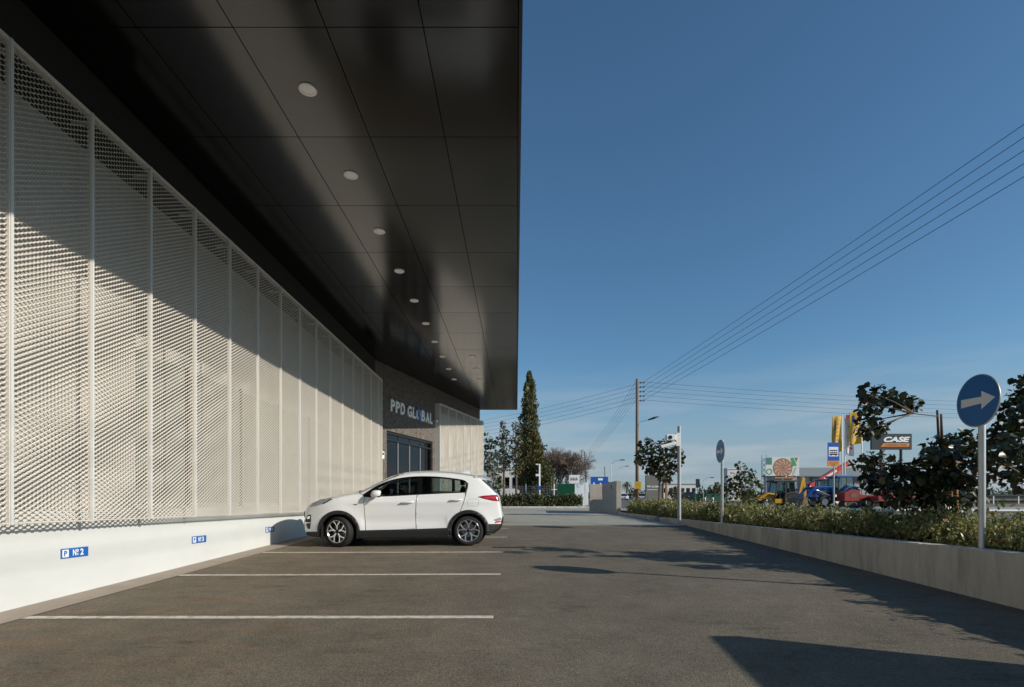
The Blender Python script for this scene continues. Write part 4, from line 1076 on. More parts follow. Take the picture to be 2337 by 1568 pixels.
# the two big-leaved trees at the right
def stub(mb, base):
    for (a, b) in (((2143, 1010), (2139, 936)), ((2150, 1005), (2148, 945))):
        p, q = at(*a, 8.6) - base, at(*b, 8.6) - base; mb.tube([p, q], .022, 7, .016)
    p, q, r_ = at(2140, 950, 8.6) - base, at(2095, 945, 8.5) - base, at(2060, 940, 8.4) - base; mb.tube([p, q, r_], .010, 6, .006)
clC = [(1985, 895, 26), (2012, 905, 32), (1985, 925, 30), (2045, 915, 32), (2078, 925, 26), (1985, 962, 32), (2008, 978, 24), (1972, 985, 22), 
       (1980, 1058, 34), (2015, 1060, 42), (2060, 1096, 46), (2104, 1078, 42), (2128, 1036, 30), (2155, 1025, 44), (2190, 1015, 40), (2140, 1080, 55), (2185, 1075, 50), (2045, 1125, 40),
       (2090, 1128, 46), (2150, 1130, 50), (2200, 1125, 46), (2215, 1050, 42), (2000, 1105, 36), (2120, 1160, 34), (2170, 1160, 34), (2232, 1090, 36)]
clump_tree('broadleaf_tree', 'dark broad-leaved tree with a pruned stub, left of the large arrow sign', 'tree', (6.62, 8.6, .735), px_clumps(clC, 8.6, .5), .115, 15.0, 'leaf_big', 'bark', .05, at(2140, 1075, 8.6), 3, extra=stub, hub=(at(2085, 943, 8.5), at(0, 1003, 8.6).z), group='trees in the planting bed')
clD = [(2300, 935, 30), (2322, 905, 30), (2345, 870, 30), (2355, 915, 36), (2300, 985, 38), (2335, 960, 40), (2290, 1030, 36), (2325, 1020, 44), (2350, 1065, 44), (2300, 1075, 38), (2380, 1000, 60), (2400, 920, 50), (2390, 1080, 50), (2265, 1045, 28), (2268, 1000, 26), (2330, 1105, 30)]
clump_tree('broadleaf_tree', 'dark broad-leaved tree at the right edge behind the large arrow sign', 'tree', (7.0, 7.3, .735), px_clumps(clD, 7.5, .4), .115, 15.0, 'leaf_big', 'bark', .05, at(2345, 1090, 7.4), 2, group='trees in the planting bed')
clA = [(1478, 1018, 22), (1512, 1022, 26), (1540, 1030, 18), (1470, 1045, 24), (1500, 1050, 28), (1535, 1052, 24), (1462, 1052, 14), (1510, 1078, 24), (1485, 1068, 20), (1535, 1078, 16), (1552, 1045, 10), (1520, 1092, 14)]
clump_tree('broadleaf_tree', 'small round-crowned staked tree between the grey sign and camera pole', 'tree', at(1514, 1147, 24.8).xy.to_tuple() + (.735,), px_clumps(clA, 24.8, .5), .19, 15.0, 'leaf_big', 'bark', .05, at(1514, 1085, 24.8), 3, group='trees in the planting bed')
clB = [(1690, 1063, 12), (1705, 1085, 22), (1680, 1095, 22), (1720, 1100, 16), (1665, 1110, 16), (1700, 1118, 26), (1672, 1132, 22), (1712, 1135, 22), (1735, 1110, 10), (1655, 1125, 14)]
clump_tree('broadleaf_tree', 'small bushy tree just right of the edge-on arrow sign', 'tree', at(1692, 1150, 15.9).xy.to_tuple() + (.735,), px_clumps(clB, 15.9, .3), .10, 12.0, 'leaf_mid', 'bark', .03, at(1692, 1130, 15.9), 0, group='trees in the planting bed')

# clipped hedge in the planter
def hedge(name, label, x0, x1, y0, y1, zb, ztop, n_, size, mat):
    o = thing(name, label, 'hedge', ((x0 + x1) / 2, (y0 + y1) / 2, zb))
    y = y0 + (y1 - y0) * rng.random(n_) ** 1.35 if y1 - y0 > 10 else rng.uniform(y0, y1, n_); x = rng.uniform(x0, x1, n_)
    bump_ = .10 * np.sin(y * 3.1 + x * 2) * np.sin(y * 1.3 + 2) + .10 * np.sin(y * 7.3 + 1 + x * 5) * np.sin(y * 2.1) + .07 * np.sin(y * 17 + x * 9) + .05 * np.sin(y * 29 - x * 13)
    edge = np.clip(1 - ((x - (x0 + x1) / 2) / ((x1 - x0) / 2)) ** 4, .3, 1)
    top = np.array([ztop(t) for t in y]) + bump_ * 1.0 - (1 - edge) * .14
    z = zb + (top - zb) * rng.random(n_) ** .55
    sp = rng.random(n_) < .05; z[sp] = top[sp] + rng.random(sp.sum()) ** 2 * .18; cl_ = np.round(y[sp] * 6) / 6; y[sp] = cl_ + rng.normal(size=sp.sum()) * .018; x[sp] = np.round(x[sp] * 4) / 4 + rng.normal(size=sp.sum()) * .018      # stray shoots
    C = np.stack([x - (x0 + x1) / 2, y - (y0 + y1) / 2, z - zb], 1)
    ax = rvec(n_) * .8; ax[:, 2] += .8; nr = rvec(n_) + np.array([0, 0, .5])
    sz = size * rng.uniform(.6, 1.3, n_) * (1 + .5 * (y - y0) / max(1, (y1 - y0)) if y1 - y0 > 10 else 1)
    link('foliage', leafmesh('foliage', C, ax, nr, sz, .55), o, M[mat])
    mb = MB()
    for k in range(int((y1 - y0) * 8 if y1 - y0 > 3 else (x1 - x0) * 6)):
        px_, py_ = random.uniform(x0 + .1, x1 - .1) - (x0 + x1) / 2, random.uniform(y0, y1) - (y0 + y1) / 2
        h = (ztop(py_ + (y0 + y1) / 2) - zb) * random.uniform(.7, 1.0)
        mb.tube([(px_, py_, -.02), (px_ + random.uniform(-.1, .1), py_ + random.uniform(-.1, .1), h)], .008, 4, .003)
    tag(mb.build('stems', M['bark'], o), kind='stuff')
    return o
def ht(y): return float(np.interp(y, [3, 5, 7, 9, 12, 17, 21, 28], [.98, 1.00, 1.03, 1.05, 1.08, 1.14, 1.22, 1.30]))
hedge('clipped_hedge', 'long olive green hedge growing behind the planter wall', 5.47, 6.75, 3.4, 27.7, .735, ht, 52000, .055, 'leaf_hedge')
hedge('dark_hedge', 'dark green hedge along the back of the concrete yard', -2.2, 5.0, 41.35, 42.6, lot(41) + .02, lambda y: lot(41) + .95, 9000, .13, 'leaf_mid')

# dry shoots sticking out of the hedge near the large sign
def cone_tree(name, label, base, H, rad, n_, lsize, lm, prof=None, z0=.0, lumps=.24, group=None, up=1.2):
    base = Vector(base); o = thing(name, label, 'tree', tuple(base), 0, group)
    mb = MB(); mb.tube([(0, 0, -.2), (0.05, 0, H * .5), (0, 0, H * .96)], rad * .13, 8, .02); mb.build('trunk', M['bark'], o, smooth=True)
    h = z0 + (1 - z0) * rng.random(n_) ** 1.15; an = rng.uniform(0, 2 * math.pi, n_)
    pr = np.interp(h, *zip(*(prof or [(0, .55), (.1, .85), (.3, 1), (.6, .72), (.85, .36), (1, .04)])))
    lum = 1 + lumps * np.sin(an * 3 + h * 9) + lumps * np.sin(an * 5 - h * 23) + lumps * .8 * np.sin(h * 51 + an * 2)
    rr = rad * pr * lum * (.35 + .65 * rng.random(n_) ** .5)
    C = np.stack([rr * np.cos(an), rr * np.sin(an), h * H + rng.normal(size=n_) * .1], 1)
    ax = np.stack([np.cos(an), np.sin(an), np.full(n_, up)], 1) + rng.normal(size=(n_, 3)) * .45; nr = rvec(n_) + np.stack([np.cos(an), np.sin(an), np.zeros(n_)], 1)
    link('crown', leafmesh('crown', C, ax, nr, lsize * rng.uniform(.6, 1.3, n_), .5), o, M[lm]); return o
def fartree(px, ptop, y, **k):
    p = at(px, ptop, y); z = gz(p.x, y); return (p.x, y, z), p.z - z
b_, H_ = fartree(1208, 850, 56); cone_tree('cypress_tree', 'tallest tree, a dark pointed cypress beyond the yard', b_, H_, 1.22, 7500, .30, 'leaf_cypress', [(0, .8), (.1, .95), (.3, 1), (.5, .80), (.7, .62), (.88, .42), (1, .08)])
b_, H_ = fartree(1214, 985, 53); cone_tree('conifer_tree', 'broad rust-tinted conifer in front of the tall cypress', b_, H_, 1.25, 4600, .26, 'leaf_rust', [(0, .5), (.15, .8), (.45, 1), (.75, .8), (.93, .5), (1, .1)])
b_, H_ = fartree(1240, 1050, 52); cone_tree('conifer_tree', 'dark green conifer right of the rust-tinted one', b_, H_, 1.05, 3400, .26, 'leaf_cypress', [(0, .6), (.2, .9), (.5, 1), (.8, .7), (1, .1)])
cl = lambda L, y, j=1.0: px_clumps(L, y, j)
b_, H_ = fartree(1150, 960, 50)
clump_tree('slender_tree', 'slender tree with open crown left of the cypress', 'tree', b_, cl([(1148, 970, 10), (1152, 988, 13), (1146, 1006, 17), (1156, 1026, 17), (1142, 1038, 17), (1158, 1050, 16), (1148, 1064, 17)], 50), .21, 13, 'leaf_dark', 'bark', .12, at(1150, 1060, 50), group='slender trees behind the yard')
b_, H_ = fartree(1178, 960, 51)
clump_tree('slender_tree', 'slender pale-tipped tree touching the cypress', 'tree', b_, cl([(1176, 970, 10), (1182, 984, 13), (1175, 1003, 15), (1184, 1020, 16), (1175, 1040, 16), (1184, 1058, 16), (1174, 1074, 15)], 51), .21, 13, 'leaf_dark', 'bark', .12, at(1178, 1070, 51), group='slender trees behind the yard')
b_, H_ = fartree(1122, 1020, 44)
clump_tree('olive_tree', 'silvery olive tree beside the end of the building', 'tree', b_, cl([(1118, 1042, 15), (1135, 1052, 16), (1112, 1065, 18), (1132, 1080, 20), (1118, 1098, 20), (1140, 1105, 16), (1128, 1122, 18), (1106, 1115, 16)], 44), .25, 11, 'leaf_olive', 'pale_bark', .12, at(1125, 1115, 44))
b_, H_ = fartree(1112, 985, 60)
clump_tree('dark_tree', 'dark tree seen above the olive beside the building end', 'tree', b_, cl([(1108, 1000, 15), (1122, 1015, 15), (1106, 1030, 18), (1128, 1035, 12), (1112, 1060, 18)], 60), .34, 11, 'leaf_mid', 'bark', .14, at(1114, 1060, 60))
# bare tree
random.seed(21); rng = np.random.default_rng(21)
b_, H_ = fartree(1274, 1000, 62)
o = thing('bare_tree', 'leafless brown tree with a dense fan of twigs behind the yard', 'tree', b_)
mb = MB(); tw = MB()
def grow(p, d, L, r_, lev):
    q = p + d * L; (mb if lev < 3 else tw).tube([p, p.lerp(q, .5) + Vector(tuple(rvec(1)[0])) * L * .06, q], r_, 5 if lev < 3 else 3, r_ * .62, cap=False)
    if lev == 6: return
    for _ in range((5, 5, 4, 3, 3, 3)[lev]):
        s_ = Vector(tuple(rvec(1)[0])); nd = (d + s_ * (.62 if lev < 2 else .55) + Vector((0, 0, .10))).normalized(); grow(q if random.random() < .6 else p.lerp(q, random.uniform(.45, .95)), nd, L * random.uniform(.62, .80), max(.012, r_ * .6), lev + 1)
for (x_, dx) in ((-.8, -.28), (-.3, -.08), (.1, .05), (.5, .16)): grow(Vector((x_, 0, -.1)), Vector((dx, 0, 1)).normalized(), H_ * .285, .13, 0)
mb.build('trunk', M['pale_bark'], o); tw.build('twigs', M['twig'], o)
# palms far down the road
for (px, y, pt, tx) in ((1430, 130, 1097, 'small palm tree behind the gate slab'), (1388, 135, 1097, 'distant palm top peeping over the gate slab')):
    p = at(px, pt, y); z0 = gz(p.x, y); H = p.z - z0; o = thing('palm_tree', tx, 'palm tree', (p.x, y, z0), 0, 'far palm trees')
    mb = MB(); mb.tube([(0, 0, 0), (0, 0, H - .6)], .22, 7); mb.build('trunk', M['bark'], o); mb = MB()
    for k in range(34):
        a = random.uniform(0, 6.283); e_ = random.uniform(-.5, 1.2); L = random.uniform(1.2, 1.9); pts = [Vector((0, 0, H - .6)) + Vector((math.cos(a) * L * t * math.cos(e_ * .6), math.sin(a) * L * t * math.cos(e_ * .6), L * (math.sin(e_) * t - .9 * t * t))) for t in (0, .35, .7, 1)]
        sd_ = Vector((-math.sin(a), math.cos(a), 0)) * .13; vs = [p_ + sd_ * s_ * wv for p_, wv in zip(pts, (.3, 1, .9, .1)) for s_ in (-1, 1)]; mb.add(vs, [(2 * i, 2 * i + 1, 2 * i + 3, 2 * i + 2) for i in range(3)])
    mb.build('crown', M['leaf_mid'], o)
for (px, pt, y, rr_, tx) in ((1545, 1108, 95, 13, 'low dark green tree right of the camera pole, beyond the road'), (1640, 1098, 88, 15, 'round green tree above the right green bin'), (1622, 1112, 105, 11, 'small far tree above the middle green bin'), (1446, 1112, 160, 9, 'small far tree left of the tall pole foot'), (1535, 1112, 140, 10, 'small far tree behind the camera pole')):
    b_, H_ = fartree(px, pt, y)
    clump_tree('roadside_tree', tx, 'tree', b_, px_clumps([(px - rr_ * .7, pt + rr_ * 1.1, rr_ * .8), (px + rr_ * .7, pt + rr_ * 1.0, rr_ * .8), (px, pt + rr_ * .8, rr_ * .8), (px - rr_ * .3, pt + rr_ * 1.7, rr_ * .9), (px + rr_ * .5, pt + rr_ * 1.8, rr_ * .8)], y, 1.0), .42, 10, 'leaf_dark', 'bark', .12, at(px, pt + rr_ * 2.2, y), group='roadside trees')
# far tree belt
n_ = 16000; x = rng.uniform(-160, 330, n_); y = rng.uniform(215, 260, n_)
hh = 2.2 + 1.4 * np.sin(x * .11) + 1.2 * np.sin(x * .37 + 1) + .9 * np.sin(x * .9) + .5 * np.sin(x * 2.1); hh = np.clip(hh, .9, 6)
C = np.stack([x, y, 3.4 + hh * rng.random(n_) ** .7], 1)
tag(link('far_wood', leafmesh('far_wood', C, rvec(n_) + np.array([0, 0, .6]), rvec(n_), rng.uniform(.6, 1.3, n_), .7), None, M['leaf_far']), 'low belt of distant trees along the horizon', 'trees', None, 'stuff')

# ================================================================ beyond the yard (left of the gate slabs)
def pxbox(px0, px1, py0, py1, y, depth, z0=None):
    a, b = at(px0, py0, y), at(px1, py1, y); return a.x, b.x, y, y + depth, (b.z if z0 is None else z0), a.z
def boxthing(name, label, cat, px0, px1, py0, py1, y, depth, mat, part='panel', z0=None, group=None):
    x0, x1, y0, y1, zb, zt = pxbox(px0, px1, py0, py1, y, depth, z0); cx = (x0 + x1) / 2
    o = thing(name, label, cat, (cx, y0, zb), 0, group)
    mb = MB(); mb.box(x0 - cx, x1 - cx, 0, depth, 0, zt - zb); p = mb.build(part, M[mat], o); return o, p, (x1 - x0) / 2, zt - zb
o = thing('lamp_post', 'white lamp post with small cameras behind the dark hedge', 'lamp post', (at(1231, 1100, 43).x, 43, lot(43)))
H = at(1231, 1059, 43).z - lot(43)
mb = MB(); mb.tube([(0, 0, 0), (0, 0, H)], .07, 10); mb.tube([(.02, 0, H - .05), (-.28, 0, H - .03)], .05, 8); mb.build('pole', M['white_plastic'], o)
mb = MB(); mb.box(-.30, -.06, -.10, .1, H - .95, H - .78); mb.build('camera', M['white_plastic'], o, bevel=.02)
mb = MB(); mb.box(-.10, .10, -.10, -.07, H - 2.0, H - 1.7); mb.build('notice', M['blue_paint'], o)
def corr(name, label, px0, px1, py0, py1, y, mat, y2=None, group=None, top2=None):
    a = at(px0, py0, y); b = at(px1, py0 if top2 is None else top2, y2 or y); z0 = gz(a.x, y) - .05; o = thing(name, label, 'fence', (a.x, y, z0), 0, group); n_ = 40; mb = MB(); vs = []
    for i in range(n_ + 1):
        t = i / n_; p = a.lerp(b, t); off = .03 * (1 if i % 2 else -1)
        for dy in (0, .02): vs += [(p.x - a.x, p.y - y + off + dy, 0), (p.x - a.x, p.y - y + off + dy, p.z - z0)]
    mb.add(vs, [(4 * i, 4 * i + 4, 4 * i + 5, 4 * i + 1) for i in range(n_)] + [(4 * i + 2, 4 * i + 3, 4 * i + 7, 4 * i + 6) for i in range(n_)] + [(4 * i + 1, 4 * i + 5, 4 * i + 7, 4 * i + 3) for i in range(n_)])
    mb.build('sheet', M[mat], o); mb = MB()
    for t in (0, .5, 1): p = a.lerp(b, t); mb.tube([(p.x - a.x, p.y - y + .08, 0), (p.x - a.x, p.y - y + .08, p.z - z0)], .04, 6)
    mb.build('post', M['galv'], o); return o
corr('sheet_fence', 'dark green sheet fence behind the hedge, left of the gate slabs', 1272, 1312, 1104, 1140, 47, 'green_sheet')
corr('sheet_fence', 'pale corrugated fence running back beside the green sheet fence', 1312, 1342, 1118, 1140, 47.2, 'corrugated', 70, top2=1098)
# wire fence along the back of the yard
o = thing('wire_fence', 'thin grey wire fence on white posts under the trees', 'fence', (-2, 45.5, lot(45.5)))
mb = MB()
for z in np.linspace(.15, 1.7, 9): mb.tube([(-2, 0, z), (5.2, 0, z)], .006, 4)
for x_ in np.linspace(-2, 5.2, 60): mb.tube([(x_, 0, .1), (x_, 0, 1.75)], .005, 4)
mb.build('wire', M['galv'], o)
for k in range(4): mb = MB(); mb.tube([(-1.8 + k * 2.3, 0, 0), (-1.8 + k * 2.3, 0, 1.9)], .045, 8); mb.build('post', M['white_plastic'], o)
o, p, hx, hz = boxthing('board', 'white board with grey scrawl above the green fence', 'sign', 1299, 1322, 1084, 1103, 56, .06, 'sign_white')
mb = MB(); random.seed(3)
for k in range(3): mb.tube([(-.36 + .26 * k, -.012, .25), (-.30 + .26 * k, -.012, .62), (-.22 + .26 * k, -.012, .30), (-.16 + .26 * k, -.012, .5)], .015, 4)
mb.build('scrawl', M['steel_dark'], p)
mb = MB(); zz = at(1310, 1103, 56).z - gz(5, 56)
for k in (-1, 1): mb.tube([(k * hx * .8, .10, -zz), (k * hx * .8, .10, hz)], .05, 6)
mb.build('post', M['galv'], o)
o, p, hx, hz = boxthing('road_sign', 'large blue road direction sign above the gate slabs', 'sign', 1348, 1388, 1088, 1110, 62, .08, 'blue_paint')
mb = MB(); mb.box(hx * -.15, hx * .38, -.012, -.001, hz * .62, hz * .84); mb.build('print', M['sign_white'], p)
mb = MB(); mb.prism([(-.85 * hx, .05), (-.62 * hx, .45 * hz), (-.4 * hx, .05), (-.52 * hx, .05), (-.62 * hx, .28 * hz), (-.73 * hx, .05)], -.012, -.001, lambda a, b, t: Vector((a, t, b))); mb.build('print', M['sign_white'], p)
mb = MB(); mb.prism([(-.1 * hx, .05), (.12 * hx, .40 * hz), (.34 * hx, .05), (.22 * hx, .05), (.12 * hx, .25 * hz), (.02 * hx, .05)], -.012, -.001, lambda a, b, t: Vector((a, t, b)))
mb.build('print', M['sign_white'], p); mb = MB(); zz = at(1368, 1110, 62).z - gz(9, 62)
for k in (-1, 1): mb.tube([(k * hx * .7, .14, -zz), (k * hx * .7, .14, hz)], .07, 6)
mb.build('post', M['galv'], o)
def building(name, label, px0, px1, py0, y, depth, wall, roof, windows=0, ridge=0.0, z0=None):
    a, b = at(px0, py0, y), at(px1, py0, y); zb = gz(a.x, y) - .1 if z0 is None else z0; cx = (a.x + b.x) / 2; hx = (b.x - a.x) / 2; H = a.z - zb
    o = thing(name, label, 'building', (cx, y, zb)); mb = MB(); mb.box(-hx, hx, 0, depth, 0, H - .3); wl = mb.build('wall', M[wall], o)
    mb = MB()
    if ridge: mb.prism([(-.3, H - .3), (-.3, H - .1), (depth / 2, H + ridge), (depth + .3, H - .1), (depth + .3, H - .3)], -hx - .3, hx + .3, lambda p, q, t: Vector((t, p, q)))
    else: mb.box(-hx - .15, hx + .15, -.15, depth + .15, H - .3, H)
    mb.build('roof', M[roof], o)
    for k in range(windows):
        x_ = -hx + (k + .5) * 2 * hx / windows; w_ = hx / windows * .6
        mb = MB(); mb.box(x_ - w_, x_ + w_, -.06, -.02, H * .42, H * .72); f_ = mb.build('window', M['frame_dark'], o)
        mb = MB(); mb.box(x_ - w_ * .88, x_ + w_ * .88, -.075, -.062, H * .45, H * .69); mb.build('pane', M['door_glass'], f_)
    return o, hx, H
building('house', 'pale flat-roofed house showing through the slender trees', 1128, 1205, 1066, 75, 6, 'white_wall', 'white_wall', 4)
building('warehouse', 'long white warehouse far behind the staked tree', 1512, 1590, 1104, 175, 8, 'white_wall', 'warehouse_roof', 6)
building('warehouse', 'pale blank warehouse behind the small bushy tree', 1660, 1692, 1068, 125, 3, 'white_wall', 'white_wall', 0)
wh, hx, H = building('warehouse', 'grey machinery warehouse with pitched roof and roller shutter', 1826, 2010, 1084, 92, 6, 'warehouse', 'warehouse_roof', 0, 1.4)
mb = MB(); mb.box(-hx + 2.6, -hx + 7.8, -.08, -.02, 0, H * .62); mb.build('shutter', M['shutter'], wh)
mb = MB()
for k in range(9): mb.box(-hx + .3, hx - .3, -.35, -.25, H - .28 - k * .001, H - .27) if k == 0 else mb.box(-hx + k * 1.7, -hx + k * 1.7 + 1.5, -.40, -.15, H - 1.0, H - .35)
mb.build('skylight_band', M['frame_dark'], wh)
sh, hx, H = building('showroom', 'glazed machinery showroom with black name band, behind the yellow digger', 1766, 1816, 1082, 84, 3.5, 'warehouse', 'warehouse_roof', 3)
mb = MB(); mb.box(-hx, hx, -.30, -.16, H - .55, H + .12); nb = mb.build('name_band', M['case_black'], sh)
mb = MB(); mb.box(-hx, hx, -.32, -.301, H - .66, H - .50); mb.build('stripe', M['orange'], nb)
letter('lettering', 'JCB', .5, 1.3, .03, 'letter_face', nb, (hx - 1.75, -.302, H - .45), (1, 0, 0), .04, .2)
bw_, hx, H = building('low_building', 'low building with yellow-green band seen right of the large sign pole', 2195, 2420, 1128, 78, 10, 'case_black', 'case_black', 0)
mb = MB(); mb.box(-hx, hx, -.2, -.02, H * .36, H * .50); mb.build('band', M['leaf_hedge'], bw_)
mb = MB()
for k in range(5): mb.box(-hx + k * hx / 2 - .06, -hx + k * hx / 2 + .06, -1.2, -1.1, 0, H - .31)
mb.build('column', M['white_plastic'], bw_)

# billboard with a food advert
o, p, hx, hz = boxthing('billboard', 'billboard with a round pastry advert on a lattice frame', 'billboard', 1747, 1824, 1043, 1086, 76, .15, 'billboard')
cy = hz * .42
mb = MB(); mb.lathe([(0, -.012), (hz * .52, -.012)], lambda a, b, h: Vector((a + hx * .02, h, max(.01, b + cy))), 36); mb.build('plate_print', M['pastry_red'], p)
for k in range(12):
    a = k * math.pi / 6; mb = MB(); vs = [(hx * .02 + r_ * math.cos(a + t_), -.020, max(.02, cy + r_ * math.sin(a + t_))) for r_, t_ in ((.12, 0), (hz * .25, .28), (hz * .46, .62), (hz * .47, .34), (hz * .25, .05))]
    mb.add(vs, [(0, 1, 2, 3, 4)]); mb.build('slice_print', M['pastry'], p)
mb = MB(); mb.box(-hx * .96, -hx * .62, -.02, -.003, hz * .60, hz * .97); mb.build('print', M['teal_print'], p)
mb = MB(); mb.lathe([(.28, -.016), (.42, -.016)], lambda a, b, h: Vector((a - hx * .78, h, b + hz * .22)), 20); mb.build('print', M['green_print'], p)
mb = MB(); mb.prism([(hx * .48, hz * .95), (hx * .66, hz * .97), (hx * .86, hz * .55), (hx * .62, hz * .50)], -.02, -.003, lambda a, b, t: Vector((a, t, b))); mb.build('print', M['green_print'], p)
mb = MB(); mb.prism([(hx * .72, hz * .97), (hx * .93, hz * .97), (hx * .84, hz * .74)], -.02, -.003, lambda a, b, t: Vector((a, t, b))); mb.build('print', M['pastry_red'], p)
mb = MB(); mb.prism([(hx * .55, hz * .02), (hx * .68, hz * .02), (hx * .86, hz * .45), (hx * .78, hz * .46)], -.02, -.003, lambda a, b, t: Vector((a, t, b))); mb.build('print', M['corrugated'], p)
zb = at(1780, 1086, 76).z - gz(35, 76); mb = MB()
for xq in (-hx - .35, -hx + .25, hx * .1, hx - .2):
    mb.tube([(xq, .35, -zb), (xq, .35, hz + (.3 if xq < -hx + .3 else 0))], .06, 5)
for k in range(9): z = -zb + (zb + hz) * k / 9; z2 = -zb + (zb + hz) * (k + 1) / 9; mb.tube([(-hx - .35, .35, z), (-hx + .25, .35, z2)], .03, 4); mb.tube([(-hx + .25, .35, z), (-hx - .35, .35, z2)], .03, 4)
mb.build('lattice', M['galv'], o)

# flags
def flag(label, pxp, pyt, px0, px1, py0, py1, y, mat, side, prints):
    p = at(pxp, pyt, y); z0 = street(40) + .1; o = thing('flag', label, 'flag', (p.x, y, z0), 0, 'flags on tall poles')
    mb = MB(); mb.tube([(0, 0, 0), (0, 0, p.z - z0)], .06, 8, .04); mb.build('pole', M['white_plastic'], o, smooth=True)
    a, b = at(px0, py0, y), at(px1, py1, y); vs = []; nx, nz_ = 10, 16
    def surf(s_, t): return Vector((a.x - p.x + (b.x - a.x) * s_ + .04 * math.sin(t * 7 + s_ * 3) * t, .10 * math.sin(s_ * 7 + t * 4) * (.3 + t) - .02, b.z - z0 + (a.z - b.z) * (1 - t) - .25 * t * abs(s_ - (0 if side > 0 else 1)) * .6))
    for j in range(nz_ + 1):
        for i in range(nx + 1): vs.append(surf(i / nx, j / nz_))
    mb = MB(); mb.add(vs, [(j * 11 + i, j * 11 + i + 1, (j + 1) * 11 + i + 1, (j + 1) * 11 + i) for j in range(nz_) for i in range(nx)])
    c = mb.build('cloth', M[mat], o, smooth=True); sm = c.modifiers.new('solid', 'SOLIDIFY'); sm.thickness = .008
    for (s0, s1, t0, t1, pm_, rag) in prints:
        n_ = 14; vs = []
        for k in range(n_ + 1):
            t = t0 + (t1 - t0) * k / n_
            for s_ in (s0, s1): q = surf(s_, t); vs.append((q.x, q.y - .012, q.z))
        mb = MB(); mb.add(vs, [(2 * k, 2 * k + 1, 2 * k + 3, 2 * k + 2) for k in range(n_) if not (rag and k % 2)]); q_ = mb.build('print', M[pm_], c, smooth=True)
        if rag: q_['kind'] = 'stuff'
    return o
flag('yellow flag left of its pole, partly behind the bus stop sign', 1922, 948, 1899, 1920, 950, 1030, 50, 'flag_yellow', -1, [(.24, .36, .12, .95, 'flag_navy', 0), (.50, .66, .2, .95, 'flag_navy', 1)])
flag('white and red furled flag between the two yellow flags', 1928, 946, 1929, 1947, 947, 1038, 50.4, 'flag_white', 1, [(.02, .7, 0, .07, 'flag_red', 0), (.22, .42, .28, .72, 'teal_print', 0), (.50, .85, .25, .88, 'flag_red', 1), (.1, .4, .9, .99, 'flag_red', 0)])
flag('wide yellow flag against the dark tree', 1967, 938, 1938, 1965, 941, 1012, 50, 'flag_yellow', -1, [(.22, .42, .1, .46, 'flag_navy', 0), (.22, .42, .62, .92, 'flag_navy', 0), (.54, .68, .15, .85, 'flag_navy', 1)])

# dealer's board
o, p, hx, hz = boxthing('dealer_board', 'dark dealer board with white slanted lettering and orange bar', 'sign', 1990, 2081, 990, 1026, 58, .3, 'case_black')
letter('lettering', 'CASE', hz * .34, hx * 1.32, .03, 'letter_face', p, (-hx * .42, -.001, hz * .47), (1, 0, 0), .05, .25)
mb = MB(); mb.prism([(-.58 * hx, .18 * hz), (-.42 * hx, .40 * hz), (.88 * hx, .40 * hz), (.84 * hx, .18 * hz)], -.03, -.001, lambda a, b, t: Vector((a, t, b))); mb.build('bar', M['orange'], p)
letter('lettering', 'CONSTRUCTION', hz * .13, hx * 1.1, .01, 'stake', p, (-hx * .36, -.031, hz * .225), (1, 0, 0), .02)
zb = at(2035, 1026, 58).z - street(40) - .1; mb = MB()
for k in (-.5, .5): mb.tube([(k * hx, .15, -zb), (k * hx, .15, 0)], .14, 8)
mb.build('post', M['case_black'], o)

# ================================================================ machines on the forecourt
FZ = street(40) + .10
def mwheel(parent, x, y, r_, wd, rim='rim_grey', name='wheel'):
    f = lambda a, b, h: Vector((x + a, y + h, r_ + b))
    mb = MB(); mb.lathe([(r_ * .55, -wd / 2), (r_ * .93, -wd / 2), (r_, -wd * .35), (r_, wd * .35), (r_ * .93, wd / 2), (r_ * .55, wd / 2)], f, 24)
    n_ = 18
    for k in range(n_):
        a = 2 * math.pi * k / n_; c, s_ = math.cos(a), math.sin(a); Mx = Matrix.Translation((x, y, r_)) @ Matrix.Rotation(-a, 4, 'Y'); mb.box(r_ * .97, r_ * 1.04, -wd * .45, wd * .45, -r_ * .04, r_ * .04, Mx)
    t = mb.build(name, M['rubber'], parent, angle=40)
    mb = MB(); mb.lathe([(0, -wd * .30), (r_ * .2, -wd * .32), (r_ * .25, -wd * .18), (r_ * .48, -wd * .22), (r_ * .57, -wd * .48), (r_ * .57, wd * .48), (r_ * .25, wd * .2), (0, wd * .2)], f, 20); mb.build('rim', M[rim], t, angle=40)
def prof(parent, name, poly, y0, y1, mat, bevel=.02):
    mb = MB(); mb.prism(poly, y0, y1, lambda p, q, t: Vector((p, t, q))); return mb.build(name, M[mat], parent, bevel=bevel)
